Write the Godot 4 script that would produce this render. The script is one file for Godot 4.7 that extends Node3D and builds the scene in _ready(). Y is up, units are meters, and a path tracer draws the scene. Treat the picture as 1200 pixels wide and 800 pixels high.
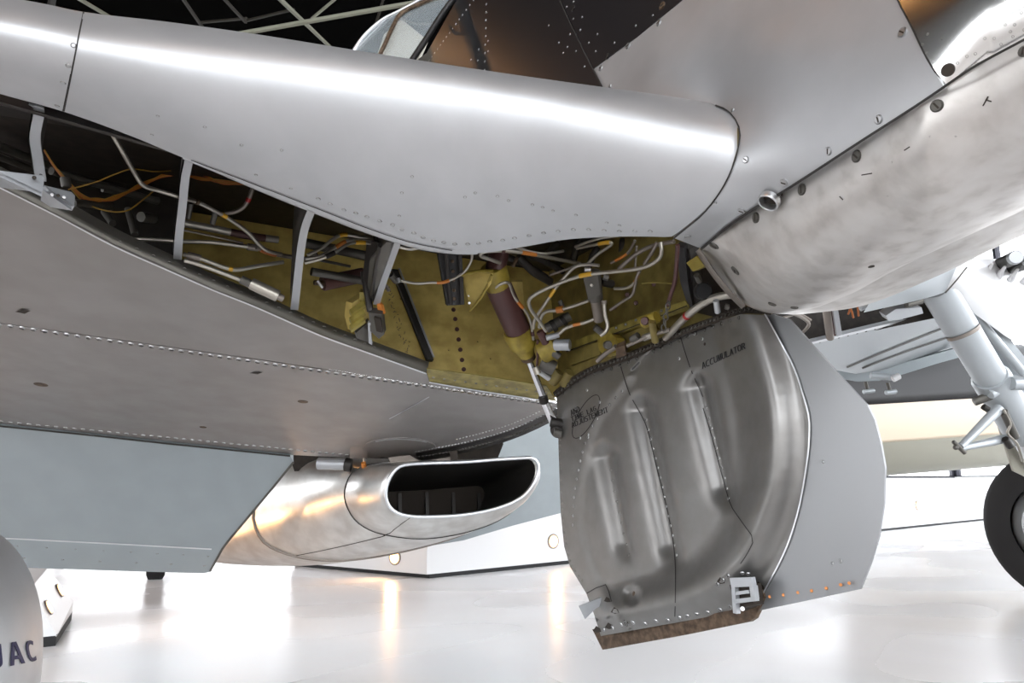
extends Node3D
# A silver propeller fighter seen from low down beside its right main wheel bay, in a bright hangar.
# All geometry is laid out in the aeroplane's own frame (PH towards its left side, AX aft, UA up), standing on the floor y = 0.

const FOC := 850.0
const EYE := Vector3(0, 0.85, 0)
var fwd: Vector3
var rgt := Vector3.RIGHT
var upv: Vector3
var dk := 1.0           # stretches the depths of the far side
var PH: Vector3      # across the aeroplane, towards its left wing
var AX: Vector3      # aft
var UA: Vector3      # up
var PD: Vector3      # spanwise down the dihedral
var M := {}
var org := {}        # world origin of every node made here
var used := {}
var WP: Vector3      # a point of the wing's underside
var plane_root: Node3D

func _ready() -> void:
	var pitch := atan(160.0 / FOC)
	fwd = Vector3(0, sin(pitch), -cos(pitch)); upv = Vector3(0, cos(pitch), sin(pitch))
	var cam := Camera3D.new(); cam.name = "camera"
	cam.position = EYE; cam.rotation.x = pitch; cam.fov = rad_to_deg(2.0 * atan(400.0 / FOC)); cam.near = 0.02; cam.far = 200.0
	add_child(cam); cam.current = true
	var we := WorldEnvironment.new(); we.name = "environment"
	var e := Environment.new()
	var sky := Sky.new(); var sm := ProceduralSkyMaterial.new()
	sm.sky_top_color = Color(0.95, 0.97, 1.0); sm.sky_horizon_color = Color(0.99, 0.99, 1.0); sm.ground_bottom_color = Color(0.55, 0.56, 0.56); sm.ground_horizon_color = Color(0.9, 0.92, 0.94)
	sm.sky_energy_multiplier = 1.0; sky.sky_material = sm
	e.background_mode = Environment.BG_SKY; e.sky = sky; e.background_energy_multiplier = 7.1
	e.tonemap_mode = Environment.TONE_MAPPER_LINEAR; e.tonemap_exposure = 1.0
	e.sdfgi_enabled = true; e.ssao_enabled = true; e.ssil_enabled = true
	we.environment = e; add_child(we)
	var az := deg_to_rad(68.0); var nose_up := deg_to_rad(11.0); var dihedral := deg_to_rad(4.5)
	PH = Vector3(sin(az), 0, -cos(az))
	AX = Vector3(-cos(az) * cos(nose_up), -sin(nose_up), -sin(az) * cos(nose_up))
	UA = PH.cross(AX); UA = UA if UA.y > 0 else -UA
	PD = PH * cos(dihedral) - UA * sin(dihedral)
	WP = on_side(650, 460, 1.2)
	materials()
	hangar()
	aircraft()
	others()

# ---------------------------------------------------------------- geometry helpers
func ray(x: float, y: float) -> Vector3:
	return fwd + rgt * ((x - 600.0) / FOC) + upv * ((400.0 - y) / FOC)
func W(x: float, y: float, d: float) -> Vector3:
	return EYE + ray(x, y) * (d * dk)
func on_side(x: float, y: float, p: float) -> Vector3:
	var r := ray(x, y); return EYE + r * (p / r.dot(PH))
func dist_side(x: float, y: float, p: float) -> float:
	return p / ray(x, y).dot(PH)
func on_plane(x: float, y: float, pt: Vector3, n: Vector3) -> Vector3:
	var r := ray(x, y); return EYE + r * ((pt - EYE).dot(n) / r.dot(n))
func on_floor(x: float, y: float) -> Vector3:
	return on_plane(x, y, Vector3.ZERO, Vector3.UP)
func dist(p: Vector3) -> float:
	return (p - EYE).dot(fwd)
func V(a: Array) -> PackedVector2Array:
	var r := PackedVector2Array()
	for i in range(0, a.size(), 2): r.append(Vector2(a[i], a[i + 1]))
	return r
func cr(pts: PackedVector2Array, t: float) -> Vector2:     # Catmull-Rom, t in 0..1 over the points
	var n := pts.size() - 1
	var f := clampf(t, 0, 1) * n; var i := mini(int(f), n - 1); f -= i
	return pts[i].cubic_interpolate(pts[i + 1], pts[maxi(i - 1, 0)], pts[mini(i + 2, n)], f)
func even(pts: PackedVector2Array, n: int, smooth := true) -> PackedVector2Array:   # n points evenly along the curve
	var fine := PackedVector2Array(); var m := (pts.size() - 1) * 16 if smooth else pts.size() - 1
	for i in m + 1: fine.append(cr(pts, float(i) / m) if smooth else pts[i])
	var L := [0.0]
	for i in range(1, fine.size()): L.append(L[i - 1] + fine[i].distance_to(fine[i - 1]))
	var r := PackedVector2Array(); var k := 0
	for i in n:
		var s: float = L[-1] * i / (n - 1)
		while k < fine.size() - 2 and L[k + 1] < s: k += 1
		var d: float = L[k + 1] - L[k]
		r.append(fine[k].lerp(fine[k + 1], clampf((s - L[k]) / maxf(d, 1e-6), 0, 1)))
	return r
func cr3(pts: PackedVector3Array, sub: int) -> PackedVector3Array:
	var r := PackedVector3Array(); var n := pts.size() - 1
	for i in n:
		for k in sub:
			r.append(pts[i].cubic_interpolate(pts[i + 1], pts[maxi(i - 1, 0)], pts[mini(i + 2, n)], float(k) / sub))
	r.append(pts[n]); return r
func yat(pts: PackedVector2Array, x: float) -> float:       # a curve given left to right, smoothly read at x
	var n := pts.size()
	if x <= pts[0].x: return pts[0].y + (pts[1].y - pts[0].y) / (pts[1].x - pts[0].x) * (x - pts[0].x)
	for i in n - 1:
		if x <= pts[i + 1].x:
			var h := pts[i + 1].x - pts[i].x
			var m0 := (pts[i + 1].y - pts[i].y) / h if i == 0 else (pts[i + 1].y - pts[i - 1].y) / (pts[i + 1].x - pts[i - 1].x)
			var m1 := (pts[i + 1].y - pts[i].y) / h if i == n - 2 else (pts[i + 2].y - pts[i].y) / (pts[i + 2].x - pts[i].x)
			var t := (x - pts[i].x) / h
			return (2*t*t*t - 3*t*t + 1) * pts[i].y + (t*t*t - 2*t*t + t) * h * m0 + (3*t*t - 2*t*t*t) * pts[i + 1].y + (t*t*t - t*t) * h * m1
	return pts[n - 1].y

class Field:      # thin-plate surface through points given as (x, y, depth); flat where three points are
	var c := []; var w := PackedFloat64Array()
	var host
	func _init(h, pts: Array) -> void:
		host = h
		for i in range(0, pts.size(), 3): c.append(Vector3(pts[i] / 400.0, pts[i + 1] / 400.0, 1.0 / pts[i + 2]))
		var n := c.size(); var m := n + 3; var a := []
		for i in m:
			var row := PackedFloat64Array(); row.resize(m + 1); a.append(row)
		for i in n:
			for j in n: a[i][j] = k(Vector2(c[i].x, c[i].y).distance_to(Vector2(c[j].x, c[j].y)))
			a[i][n] = 1.0; a[i][n + 1] = c[i].x; a[i][n + 2] = c[i].y
			a[n][i] = 1.0; a[n + 1][i] = c[i].x; a[n + 2][i] = c[i].y
			a[i][m] = c[i].z
		for i in m:
			var p := i
			for r in range(i, m): if absf(a[r][i]) > absf(a[p][i]): p = r
			var t = a[i]; a[i] = a[p]; a[p] = t
			for r in m:
				if r != i and a[r][i] != 0.0:
					var f: float = a[r][i] / a[i][i]
					for q in range(i, m + 1): a[r][q] -= f * a[i][q]
		for i in m: w.append(a[i][m] / a[i][i])
	func k(r: float) -> float:
		return r * r * log(r) if r > 1e-9 else 0.0
	func depth(x: float, y: float) -> float:
		var q := Vector2(x / 400.0, y / 400.0); var n := c.size()
		var s := w[n] + w[n + 1] * q.x + w[n + 2] * q.y
		for i in n: s += w[i] * k(q.distance_to(Vector2(c[i].x, c[i].y)))
		return 1.0 / s
	func at(x: float, y: float) -> Vector3:
		return host.W(x, y, depth(x, y))

class MB:          # collects triangles with smooth or flat normals
	var v := PackedVector3Array(); var n := PackedVector3Array()
	func tri(a: Vector3, b: Vector3, c: Vector3, na: Vector3, nb: Vector3, nc: Vector3) -> void:
		if (b - a).cross(c - a).dot(na + nb + nc) > 0.0:
			v.append(a); v.append(c); v.append(b); n.append(na); n.append(nc); n.append(nb)
		else:
			v.append(a); v.append(b); v.append(c); n.append(na); n.append(nb); n.append(nc)
	func flat(pts: Array, out: Vector3) -> void:       # a flat convex polygon facing out
		var nn: Vector3 = (pts[1] - pts[0]).cross(pts[2] - pts[0]).normalized()
		if nn.dot(out) < 0: nn = -nn
		for i in range(1, pts.size() - 1): tri(pts[0], pts[i], pts[i + 1], nn, nn, nn)
	func slab(pts: Array, t: Vector3) -> void:         # a convex polygon and the same one moved by t, with sides
		var mid := Vector3.ZERO
		for p in pts: mid += p / pts.size()
		flat(pts, -t); var q := []
		for p in pts: q.append(p + t)
		flat(q, t)
		for i in pts.size():
			var j := (i + 1) % pts.size()
			flat([pts[i], pts[j], q[j], q[i]], (pts[i] + pts[j]) * 0.5 - mid)
	func grid(g: Array, out: Vector3, wrap := false) -> void:   # rows of points; out is a point on the outer side
		var r := g.size(); var m: int = g[0].size(); var ns := []; var vote := 0.0
		for i in r:
			var row := PackedVector3Array()
			for j in m:
				var du: Vector3 = g[mini(i + 1, r - 1)][j] - g[maxi(i - 1, 0)][j]
				var j1 := (j + 1) % (m - 1) if wrap and j == m - 1 else mini(j + 1, m - 1)
				if wrap and j == m - 1: j1 = 1
				var j0 := m - 2 if wrap and j == 0 else maxi(j - 1, 0)
				var dv: Vector3 = g[i][j1] - g[i][j0]
				var nn := du.cross(dv).normalized(); row.append(nn); vote += nn.dot((out - g[i][j]).normalized())
			ns.append(row)
		var s := 1.0 if vote > 0 else -1.0
		for i in r - 1:
			for j in m - 1:
				var a: Vector3 = g[i][j]; var b: Vector3 = g[i + 1][j]; var c: Vector3 = g[i + 1][j + 1]; var d: Vector3 = g[i][j + 1]
				if (b - a).cross(c - a).length_squared() > 1e-16: tri(a, b, c, ns[i][j] * s, ns[i + 1][j] * s, ns[i + 1][j + 1] * s)
				if (c - a).cross(d - a).length_squared() > 1e-16: tri(a, c, d, ns[i][j] * s, ns[i + 1][j + 1] * s, ns[i][j + 1] * s)
	func tube(p: PackedVector3Array, rad, sides := 10, caps := true) -> void:
		var x := Vector3.UP; var rings := []; var nr := []; var m := p.size()
		for i in m:
			var t := (p[mini(i + 1, m - 1)] - p[maxi(i - 1, 0)]).normalized()
			if i == 0 and absf(t.dot(x)) > 0.9: x = Vector3.RIGHT
			x = (x - t * x.dot(t)).normalized(); var y := t.cross(x)
			var r: float = rad[i] if rad is Array else rad
			var a := PackedVector3Array(); var b := PackedVector3Array()
			for k in sides + 1:
				var o := x * cos(TAU * k / sides) + y * sin(TAU * k / sides)
				a.append(p[i] + o * r); b.append(o)
			rings.append(a); nr.append(b)
		for i in m - 1:
			for k in sides:
				tri(rings[i][k], rings[i + 1][k], rings[i + 1][k + 1], nr[i][k], nr[i + 1][k], nr[i + 1][k + 1])
				tri(rings[i][k], rings[i + 1][k + 1], rings[i][k + 1], nr[i][k], nr[i + 1][k + 1], nr[i][k + 1])
		if caps:
			for e in [0, m - 1]:
				var t: Vector3 = (p[0] - p[1] if e == 0 else p[m - 1] - p[m - 2]).normalized()
				for k in sides: tri(p[e], rings[e][k], rings[e][k + 1], t, t, t)
	func turned(p: PackedVector3Array, rad: Array, sides := 24) -> void:     # a lathed solid with hard edges between its sections
		for i in p.size() - 1:
			if p[i].distance_to(p[i + 1]) > 1e-6: tube(PackedVector3Array([p[i], p[i + 1]]), [rad[i], rad[i + 1]], sides, true)
	func box(c: Vector3, x: Vector3, y: Vector3, z: Vector3, b := 0.0) -> void:     # half axes, chamfered by b
		var ax := [x, y, z]; var L := [x.length(), y.length(), z.length()]
		for k in 3:
			var i := (k + 1) % 3; var j := (k + 2) % 3
			var u: Vector3 = ax[i] * (1.0 - b / L[i]); var w: Vector3 = ax[j] * (1.0 - b / L[j])
			for s in [-1.0, 1.0]:
				var f: Vector3 = c + ax[k] * s
				flat([f + u + w, f + u - w, f - u - w, f - u + w], ax[k] * s)
				if b > 0.0:
					for s2 in [-1.0, 1.0]:      # the edge between faces k and i
						var e0: Vector3 = c + ax[k] * s + u * s2; var e1: Vector3 = c + ax[k] * s * (1.0 - b / L[k]) + ax[i] * s2
						flat([e0 + w, e0 - w, e1 - w, e1 + w], ax[k].normalized() * s + ax[i].normalized() * s2)
		if b > 0.0:
			for s in [-1.0, 1.0]:
				for t in [-1.0, 1.0]:
					for q in [-1.0, 1.0]:
						var kx: Vector3 = ax[0] * s * (1.0 - b / L[0]); var ky: Vector3 = ax[1] * t * (1.0 - b / L[1]); var kz: Vector3 = ax[2] * q * (1.0 - b / L[2])
						flat([c + ax[0] * s + ky + kz, c + kx + ax[1] * t + kz, c + kx + ky + ax[2] * q], kx + ky + kz)
	func bar(a: Vector3, b: Vector3, wide: Vector3, thick: Vector3, bev := 0.0) -> void:
		box((a + b) * 0.5, (b - a) * 0.5, wide * 0.5, thick * 0.5, bev)
	func dome(p: Vector3, nn: Vector3, r: float, h: float, sides := 8, rings := 2) -> void:
		var x := nn.cross(Vector3.UP if absf(nn.y) < 0.9 else Vector3.RIGHT).normalized(); var y := nn.cross(x)
		for i in rings:
			var a0 := PI / 2 * i / rings; var a1 := PI / 2 * (i + 1) / rings
			for k in sides:
				var q := []; var m := []
				for c in [[a0, k], [a1, k], [a1, k + 1], [a0, k + 1]]:
					var o := (x * cos(TAU * c[1] / sides) + y * sin(TAU * c[1] / sides)) * cos(c[0])
					q.append(p + o * r + nn * h * sin(c[0])); m.append((o + nn * sin(c[0])).normalized())
				tri(q[0], q[1], q[2], m[0], m[1], m[2])
				if i < rings - 1: tri(q[0], q[2], q[3], m[0], m[2], m[3])
	func ball(c: Vector3, x: Vector3, y: Vector3, z: Vector3, m := 16, k := 24) -> void:
		var g := []
		for i in m + 1:
			var row := PackedVector3Array(); var a := -PI / 2 + PI * i / m
			for j in k + 1: row.append(c + (x * cos(TAU * j / k) + z * sin(TAU * j / k)) * cos(a) + y * sin(a))
			g.append(row)
		var before := v.size(); grid(g, c, true)
		for i in range(before, v.size()):
			var o := v[i] - c
			n[i] = (x * (o.dot(x) / pow(x.length_squared(), 2)) + y * (o.dot(y) / pow(y.length_squared(), 2)) + z * (o.dot(z) / pow(z.length_squared(), 2))).normalized()
		for i in range(before, v.size(), 3):
			if (v[i + 1] - v[i]).cross(v[i + 2] - v[i]).dot(n[i] + n[i + 1] + n[i + 2]) > 0:
				var t := v[i + 1]; v[i + 1] = v[i + 2]; v[i + 2] = t; t = n[i + 1]; n[i + 1] = n[i + 2]; n[i + 2] = t

func facing(f: Callable, x: float, y: float) -> Vector3:       # the surface's normal, on the side one sees
	var a: Vector3 = f.call(x - 0.7, y); var b: Vector3 = f.call(x + 0.7, y); var c: Vector3 = f.call(x, y - 0.7); var d: Vector3 = f.call(x, y + 0.7)
	var n := (b - a).cross(d - c).normalized()
	return n if n.dot(EYE - a) > 0 else -n

# sheet metal: the polygon on surface f, cut into cells, with thickness
func sheet(mb: MB, poly: PackedVector2Array, f: Callable, cell := 12.0, th := 0.004) -> void:
	var lo := poly[0]; var hi := poly[0]
	for p in poly: lo = lo.min(p); hi = hi.max(p)
	var memo := {}
	var get_p := func(q: Vector2) -> Array:
		var key := (q * 8.0).round()
		if not memo.has(key): memo[key] = [f.call(q.x, q.y), facing(f, q.x, q.y)]
		return memo[key]
	for i in int((hi.x - lo.x) / cell) + 1:
		for j in int((hi.y - lo.y) / cell) + 1:
			var o := lo + Vector2(i, j) * cell
			for piece in Geometry2D.intersect_polygons(PackedVector2Array([o, o + Vector2(cell, 0), o + Vector2(cell, cell), o + Vector2(0, cell)]), poly):
				var ix := Geometry2D.triangulate_polygon(piece)
				for k in range(0, ix.size(), 3):
					var a: Array = get_p.call(piece[ix[k]]); var b: Array = get_p.call(piece[ix[k + 1]]); var c: Array = get_p.call(piece[ix[k + 2]])
					mb.tri(a[0], b[0], c[0], a[1], b[1], c[1])
					if th > 0: mb.tri(a[0] - a[1] * th, b[0] - b[1] * th, c[0] - c[1] * th, -a[1], -b[1], -c[1])
	if th > 0:
		for i in poly.size():
			var p := poly[i]; var q := poly[(i + 1) % poly.size()]; var m := maxi(1, int(p.distance_to(q) / cell))
			var nn := Vector2(q.y - p.y, p.x - q.x).normalized(); if not Geometry2D.is_polygon_clockwise(poly): nn = -nn
			for k in m:
				var a: Array = get_p.call(p.lerp(q, float(k) / m)); var b: Array = get_p.call(p.lerp(q, float(k + 1) / m))
				var mid := p.lerp(q, (k + 0.5) / m); var out: Vector3 = f.call(mid.x + nn.x * 2, mid.y + nn.y * 2) - f.call(mid.x - nn.x * 2, mid.y - nn.y * 2)
				mb.flat([a[0], b[0], b[0] - b[1] * th, a[0] - a[1] * th], out)

func ribbon(mb: MB, pts: PackedVector2Array, f: Callable, width: float, lift := 0.0008, n := 0, smooth := true) -> void:   # a thin strip lying on a surface
	if n == 0:
		var L := 0.0
		for i in pts.size() - 1: L += pts[i].distance_to(pts[i + 1])
		n = maxi(3, int(L / 9.0))
	var e := even(pts, n, smooth); var g := []
	for i in n:
		var t := (e[mini(i + 1, n - 1)] - e[maxi(i - 1, 0)]).normalized(); var s := Vector2(-t.y, t.x) * width * 0.5
		var row := PackedVector3Array()
		for k in [-1.0, 1.0]:
			var q: Vector2 = e[i] + s * k
			row.append(f.call(q.x, q.y) + facing(f, q.x, q.y) * lift)
		g.append(row)
	mb.grid(g, EYE)

# ---------------------------------------------------------------- naming and tagging
func numbered(parent: Node, called: String) -> String:
	var key := "%d/%s" % [parent.get_instance_id(), called]
	var k: int = used.get(key, 0); used[key] = k + 1
	return called if k == 0 else "%s_%03d" % [called, k]
func put(mb: MB, called: String, mat: Material, parent: Node = self, label := "") -> MeshInstance3D:
	var o := MeshInstance3D.new(); o.name = numbered(parent, called)
	var box := AABB(mb.v[0], Vector3.ZERO)
	for p in mb.v: box = box.expand(p)
	var c := box.get_center()
	var vs := PackedVector3Array(); vs.resize(mb.v.size())
	for i in vs.size(): vs[i] = mb.v[i] - c
	var arr := []; arr.resize(Mesh.ARRAY_MAX); arr[Mesh.ARRAY_VERTEX] = vs; arr[Mesh.ARRAY_NORMAL] = mb.n
	var mesh := ArrayMesh.new(); mesh.add_surface_from_arrays(Mesh.PRIMITIVE_TRIANGLES, arr); mesh.surface_set_material(0, mat)
	o.mesh = mesh; o.cast_shadow = GeometryInstance3D.SHADOW_CASTING_SETTING_ON
	parent.add_child(o, true); o.position = c - org.get(parent, Vector3.ZERO); org[o] = c
	if label != "": o.set_meta("label", label)
	return o
func thing(called: String, at: Vector3, label: String, category: String, group := "") -> Node3D:
	var o := Node3D.new(); o.name = numbered(self, called); add_child(o, true); o.position = at; org[o] = at
	o.set_meta("label", label); o.set_meta("category", category)
	if group != "": o.set_meta("group", group)
	return o
func struct(o: Node) -> Node:
	o.set_meta("kind", "structure"); return o
func stuff(o: Node) -> Node:
	o.set_meta("kind", "stuff"); return o

# ---------------------------------------------------------------- materials
func col(r: float, g: float, b: float) -> Color: return Color(r, g, b).linear_to_srgb()
func mat(called: String, c: Color, metal := 0.0, rough := 0.5) -> StandardMaterial3D:
	var m := StandardMaterial3D.new(); m.resource_name = called; m.albedo_color = c; m.metallic = metal; m.roughness = rough
	M[called] = m; return m
func noise(seed_: int, freq: float, lo: Color, hi: Color, oct := 4, mid = null, stretch := false) -> NoiseTexture2D:
	var f := FastNoiseLite.new(); f.seed = seed_; f.frequency = freq; f.fractal_octaves = oct; f.noise_type = FastNoiseLite.TYPE_SIMPLEX_SMOOTH
	var t := NoiseTexture2D.new(); t.width = 512; t.height = 512; t.seamless = true; t.noise = f
	var g := Gradient.new(); g.set_color(0, lo); g.set_color(1, hi); g.set_offset(0, 0.25); g.set_offset(1, 0.75)
	if mid != null: g.add_point(0.5, mid)
	t.color_ramp = g; return t
func worn(m: StandardMaterial3D, tex: Texture2D, scale: Vector3, rough: Texture2D = null) -> StandardMaterial3D:
	m.uv1_triplanar = true; m.uv1_world_triplanar = true; m.uv1_scale = scale
	if tex != null: m.albedo_texture = tex
	if rough != null: m.roughness_texture = rough; m.roughness_texture_channel = BaseMaterial3D.TEXTURE_CHANNEL_RED; m.roughness = 1.0
	return m
func gray(a: float) -> Color: return Color(a, a, a)
func materials() -> void:
	worn(mat("silver", Color(0.72, 0.725, 0.73), 0.75, 0.48), noise(3, 0.01, Color(0.97, 0.97, 0.97), Color(1, 1, 1)), Vector3.ONE * 1.3, noise(4, 0.012, gray(0.44), gray(0.5)))
	worn(mat("underside", Color(0.575, 0.56, 0.55), 0.65, 0.42), noise(5, 0.008, Color(0.96, 0.955, 0.95), Color(1, 1, 1)), Vector3(0.9, 0.9, 0.9), noise(6, 0.012, gray(0.38), gray(0.46)))
	worn(mat("flap_gray", Color(0.57, 0.60, 0.61), 0.3, 0.5), noise(7, 0.01, Color(0.97, 0.97, 0.97), Color(1, 1, 1)), Vector3.ONE)
	worn(mat("door_gray", Color(0.50, 0.495, 0.485), 0.75, 0.38), noise(8, 0.015, Color(0.95, 0.945, 0.94), Color(1, 1, 1)), Vector3.ONE * 1.6, noise(9, 0.02, gray(0.33), gray(0.4)))
	worn(mat("cowl", Color(0.78, 0.77, 0.755), 0.75, 0.42), noise(10, 0.012, Color(0.88, 0.87, 0.86), Color(1, 1, 1), 5, Color(0.97, 0.965, 0.96)), Vector3(2.2, 2.2, 2.2), noise(11, 0.015, gray(0.36), gray(0.48)))
	worn(mat("scoop_metal", Color(0.85, 0.85, 0.84), 0.9, 0.32), noise(12, 0.012, Color(0.88, 0.87, 0.86), Color(1, 1, 1), 5), Vector3(1.2, 1.2, 1.2), noise(13, 0.01, gray(0.3), gray(0.38)))
	worn(mat("door_skin", Color(0.56, 0.565, 0.57), 0.7, 0.42), null, Vector3.ONE)
	mat("polished", Color(0.9, 0.9, 0.89), 1.0, 0.17)
	mat("black_paint", Color(0.16, 0.16, 0.17), 0.5, 0.34)
	mat("joint", Color(0.16, 0.15, 0.14), 0.2, 0.7)
	mat("edge", Color(0.86, 0.87, 0.88), 0.8, 0.3)
	mat("rivet_metal", Color(0.72, 0.72, 0.72), 0.9, 0.28)
	mat("rivet_flush", Color(0.56, 0.55, 0.53), 0.7, 0.45)
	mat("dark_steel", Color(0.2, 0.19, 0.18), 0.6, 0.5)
	worn(mat("olive", Color(0.82, 0.735, 0.44), 0.05, 0.5), noise(14, 0.01, Color(0.82, 0.79, 0.72), Color(1, 1, 0.98), 5), Vector3.ONE * 2.0)
	worn(mat("olive_bright", Color(0.58, 0.53, 0.26), 0.05, 0.5), noise(15, 0.01, Color(0.75, 0.73, 0.66), Color(1, 1, 1), 5), Vector3.ONE * 3.0)
	worn(mat("olive_shaded", Color(0.50, 0.45, 0.25), 0.05, 0.5), noise(21, 0.01, Color(0.75, 0.72, 0.66), Color(1, 1, 0.98), 5), Vector3.ONE * 2.0)  # the bay olive again, with the shade of a deeper bay in its colour
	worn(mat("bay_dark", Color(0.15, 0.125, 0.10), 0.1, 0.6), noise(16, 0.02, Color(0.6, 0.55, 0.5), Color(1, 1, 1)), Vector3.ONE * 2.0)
	mat("rib_dark", Color(0.24, 0.23, 0.22), 0.3, 0.5)
	mat("rib_light", Color(0.66, 0.67, 0.68), 0.5, 0.42)
	mat("pipe", Color(0.66, 0.64, 0.60), 0.75, 0.36)
	mat("pipe_dull", Color(0.5, 0.47, 0.44), 0.6, 0.45)
	mat("fitting_gray", Color(0.34, 0.33, 0.31), 0.5, 0.5)
	mat("wire_orange", Color(0.62, 0.34, 0.12), 0.0, 0.5)
	mat("wire_yellow", Color(0.6, 0.46, 0.14), 0.0, 0.5)
	mat("band_yellow", Color(0.78, 0.60, 0.18), 0.0, 0.5)
	mat("band_orange", Color(0.72, 0.44, 0.17), 0.0, 0.5)
	mat("band_red", Color(0.6, 0.08, 0.08), 0.0, 0.5)
	mat("maroon", Color(0.30, 0.19, 0.18), 0.1, 0.45)
	worn(mat("cap_yellow", Color(0.62, 0.55, 0.22), 0.1, 0.45), noise(17, 0.01, Color(0.78, 0.76, 0.7), Color(1, 1, 1)), Vector3.ONE * 4.0)
	mat("chrome", Color(0.92, 0.92, 0.93), 1.0, 0.1)
	worn(mat("rust", Color(0.40, 0.34, 0.28), 0.3, 0.6), noise(18, 0.012, Color(0.62, 0.56, 0.5), Color(1, 0.97, 0.93), 5), Vector3.ONE * 6.0)
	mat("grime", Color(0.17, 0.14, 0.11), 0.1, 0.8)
	mat("rubber", Color(0.06, 0.06, 0.065), 0.0, 0.75)
	mat("stencil", Color(0.05, 0.05, 0.055), 0.0, 0.7)
	mat("stencil_blue", Color(0.12, 0.11, 0.25), 0.0, 0.6)
	mat("white_paint", Color(0.86, 0.86, 0.86), 0.0, 0.35)
	mat("strut_gray", Color(0.66, 0.68, 0.69), 0.4, 0.38)
	mat("cream", Color(0.86, 0.79, 0.70), 0.0, 0.4)
	mat("gray_paint", Color(0.58, 0.57, 0.52), 0.0, 0.45)
	mat("black_gloss", Color(0.12, 0.115, 0.115), 0.0, 0.5)
	mat("roof_dark", Color(0.03, 0.028, 0.026), 0.0, 1.0).metallic_specular = 0.1
	mat("beam", Color(0.5, 0.5, 0.44), 0.0, 0.6)
	mat("beam_dark", Color(0.16, 0.14, 0.11), 0.0, 0.7)
	mat("lip_gray", Color(0.5, 0.49, 0.46), 0.6, 0.45)
	mat("wall_white", Color(0.9, 0.9, 0.89), 0.0, 0.7)
	mat("wall_gray", Color(0.42, 0.42, 0.42), 0.0, 0.7)
	mat("mullion", Color(0.2, 0.2, 0.24), 0.2, 0.5)
	worn(mat("floor_paint", Color(0.97, 0.97, 0.97), 0.0, 0.3), noise(19, 0.006, Color(0.975, 0.97, 0.968), Color(1, 1, 1), 2), Vector3.ONE * 0.25, noise(20, 0.006, gray(0.22), gray(0.32), 1))
	var g := mat("window_glass", Color(1, 1, 1, 0.06), 0.0, 0.02); g.transparency = BaseMaterial3D.TRANSPARENCY_ALPHA
	var c := mat("canopy_glass", Color(0.85, 0.9, 0.92, 0.16), 0.0, 0.05); c.transparency = BaseMaterial3D.TRANSPARENCY_ALPHA
	var l := mat("lamp_glow", Color(1, 0.9, 0.75), 0.0, 0.5); l.emission_enabled = true; l.emission = Color(1, 0.78, 0.5); l.emission_energy_multiplier = 3.5

# ---------------------------------------------------------------- the hangar
const X0 := -18.0
const X1 := 18.0
const Z0 := -30.0
const Z1 := 13.0
const HIGH := 13.0
func hangar() -> void:
	var mb := MB.new(); mb.box(Vector3((X0 + X1) / 2, -0.15, (Z0 + Z1) / 2), Vector3((X1 - X0) / 2 + 0.3, 0, 0), Vector3(0, 0.15, 0), Vector3(0, 0, (Z1 - Z0) / 2 + 0.3))
	struct(put(mb, "floor", M.floor_paint))
	mb = MB.new(); mb.box(Vector3((X0 + X1) / 2, HIGH + 0.15, (Z0 + Z1) / 2), Vector3((X1 - X0) / 2 + 0.3, 0, 0), Vector3(0, 0.15, 0), Vector3(0, 0, (Z1 - Z0) / 2 + 0.3))
	var ceil := struct(put(mb, "ceiling", M.roof_dark))
	# roof bars, each seen against the dark roof
	var bars := [[325, -4, 392, 60, 6.2, 7.6, 6.0, 1], [278, 40, 520, -3, 6.0, 6.4, 5.0, 1], [262, -2, 286, 24, 7.4, 7.8, 4.0, 0], [214, -2, 236, 30, 8.0, 8.4, 4.0, 0], [90, -3, 122, 16, 7.6, 8.0, 5.0, 1], [370, 18, 395, -3, 8.6, 8.8, 3.0, 1], [290, 24, 340, 12, 8.6, 8.4, 3.0, 0], [440, 30, 450, -4, 8.8, 9.0, 3.0, 0], [240, 26, 284, 22, 8.9, 8.8, 3.0, 0]]
	for b in bars:
		var p := on_plane(b[0], b[1], Vector3(0, b[4], 0), Vector3.UP); var q := on_plane(b[2], b[3], Vector3(0, b[5], 0), Vector3.UP)
		var d := (q - p).normalized(); p -= d * (1.2 if b[6] > 4.5 else 0.1); q += d * (1.2 if b[6] > 4.5 else 0.1)
		mb = MB.new(); var s: float = b[6] * dist(p) / FOC * 0.9
		var side := d.cross(Vector3.UP).normalized(); mb.bar(p, q, side * s, side.cross(d).normalized() * s * 0.9, s * 0.1)
		put(mb, "roof_beam", M.beam if b[7] else M.beam_dark, ceil)
	wall("left", Vector3(X0, 0, Z0), Vector3(X0, 0, Z1), Vector3.LEFT, 4.2, 2.5)
	wall("right", Vector3(X1, 0, Z0), Vector3(X1, 0, Z1), Vector3.RIGHT)
	wall("back", Vector3(X0, 0, Z0), Vector3(X1, 0, Z0), Vector3.FORWARD, 5.4, 3.2)
	wall("front", Vector3(X0, 0, Z1), Vector3(X1, 0, Z1), Vector3.BACK)
	for p in [[Vector3(-4, 9.2, 2), "above the fighter's right wing"], [Vector3(3, 9.2, 4.0), "in front of the fighter's nose"], [Vector3(-8, 9.2, -3), "beyond the fighter's right wing tip"], [Vector3(-7.2, 9.6, -10.5), "near the pale roof bars"]]:
		ceiling_lamp(p[0], p[1])
var pane_count := 0
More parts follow.
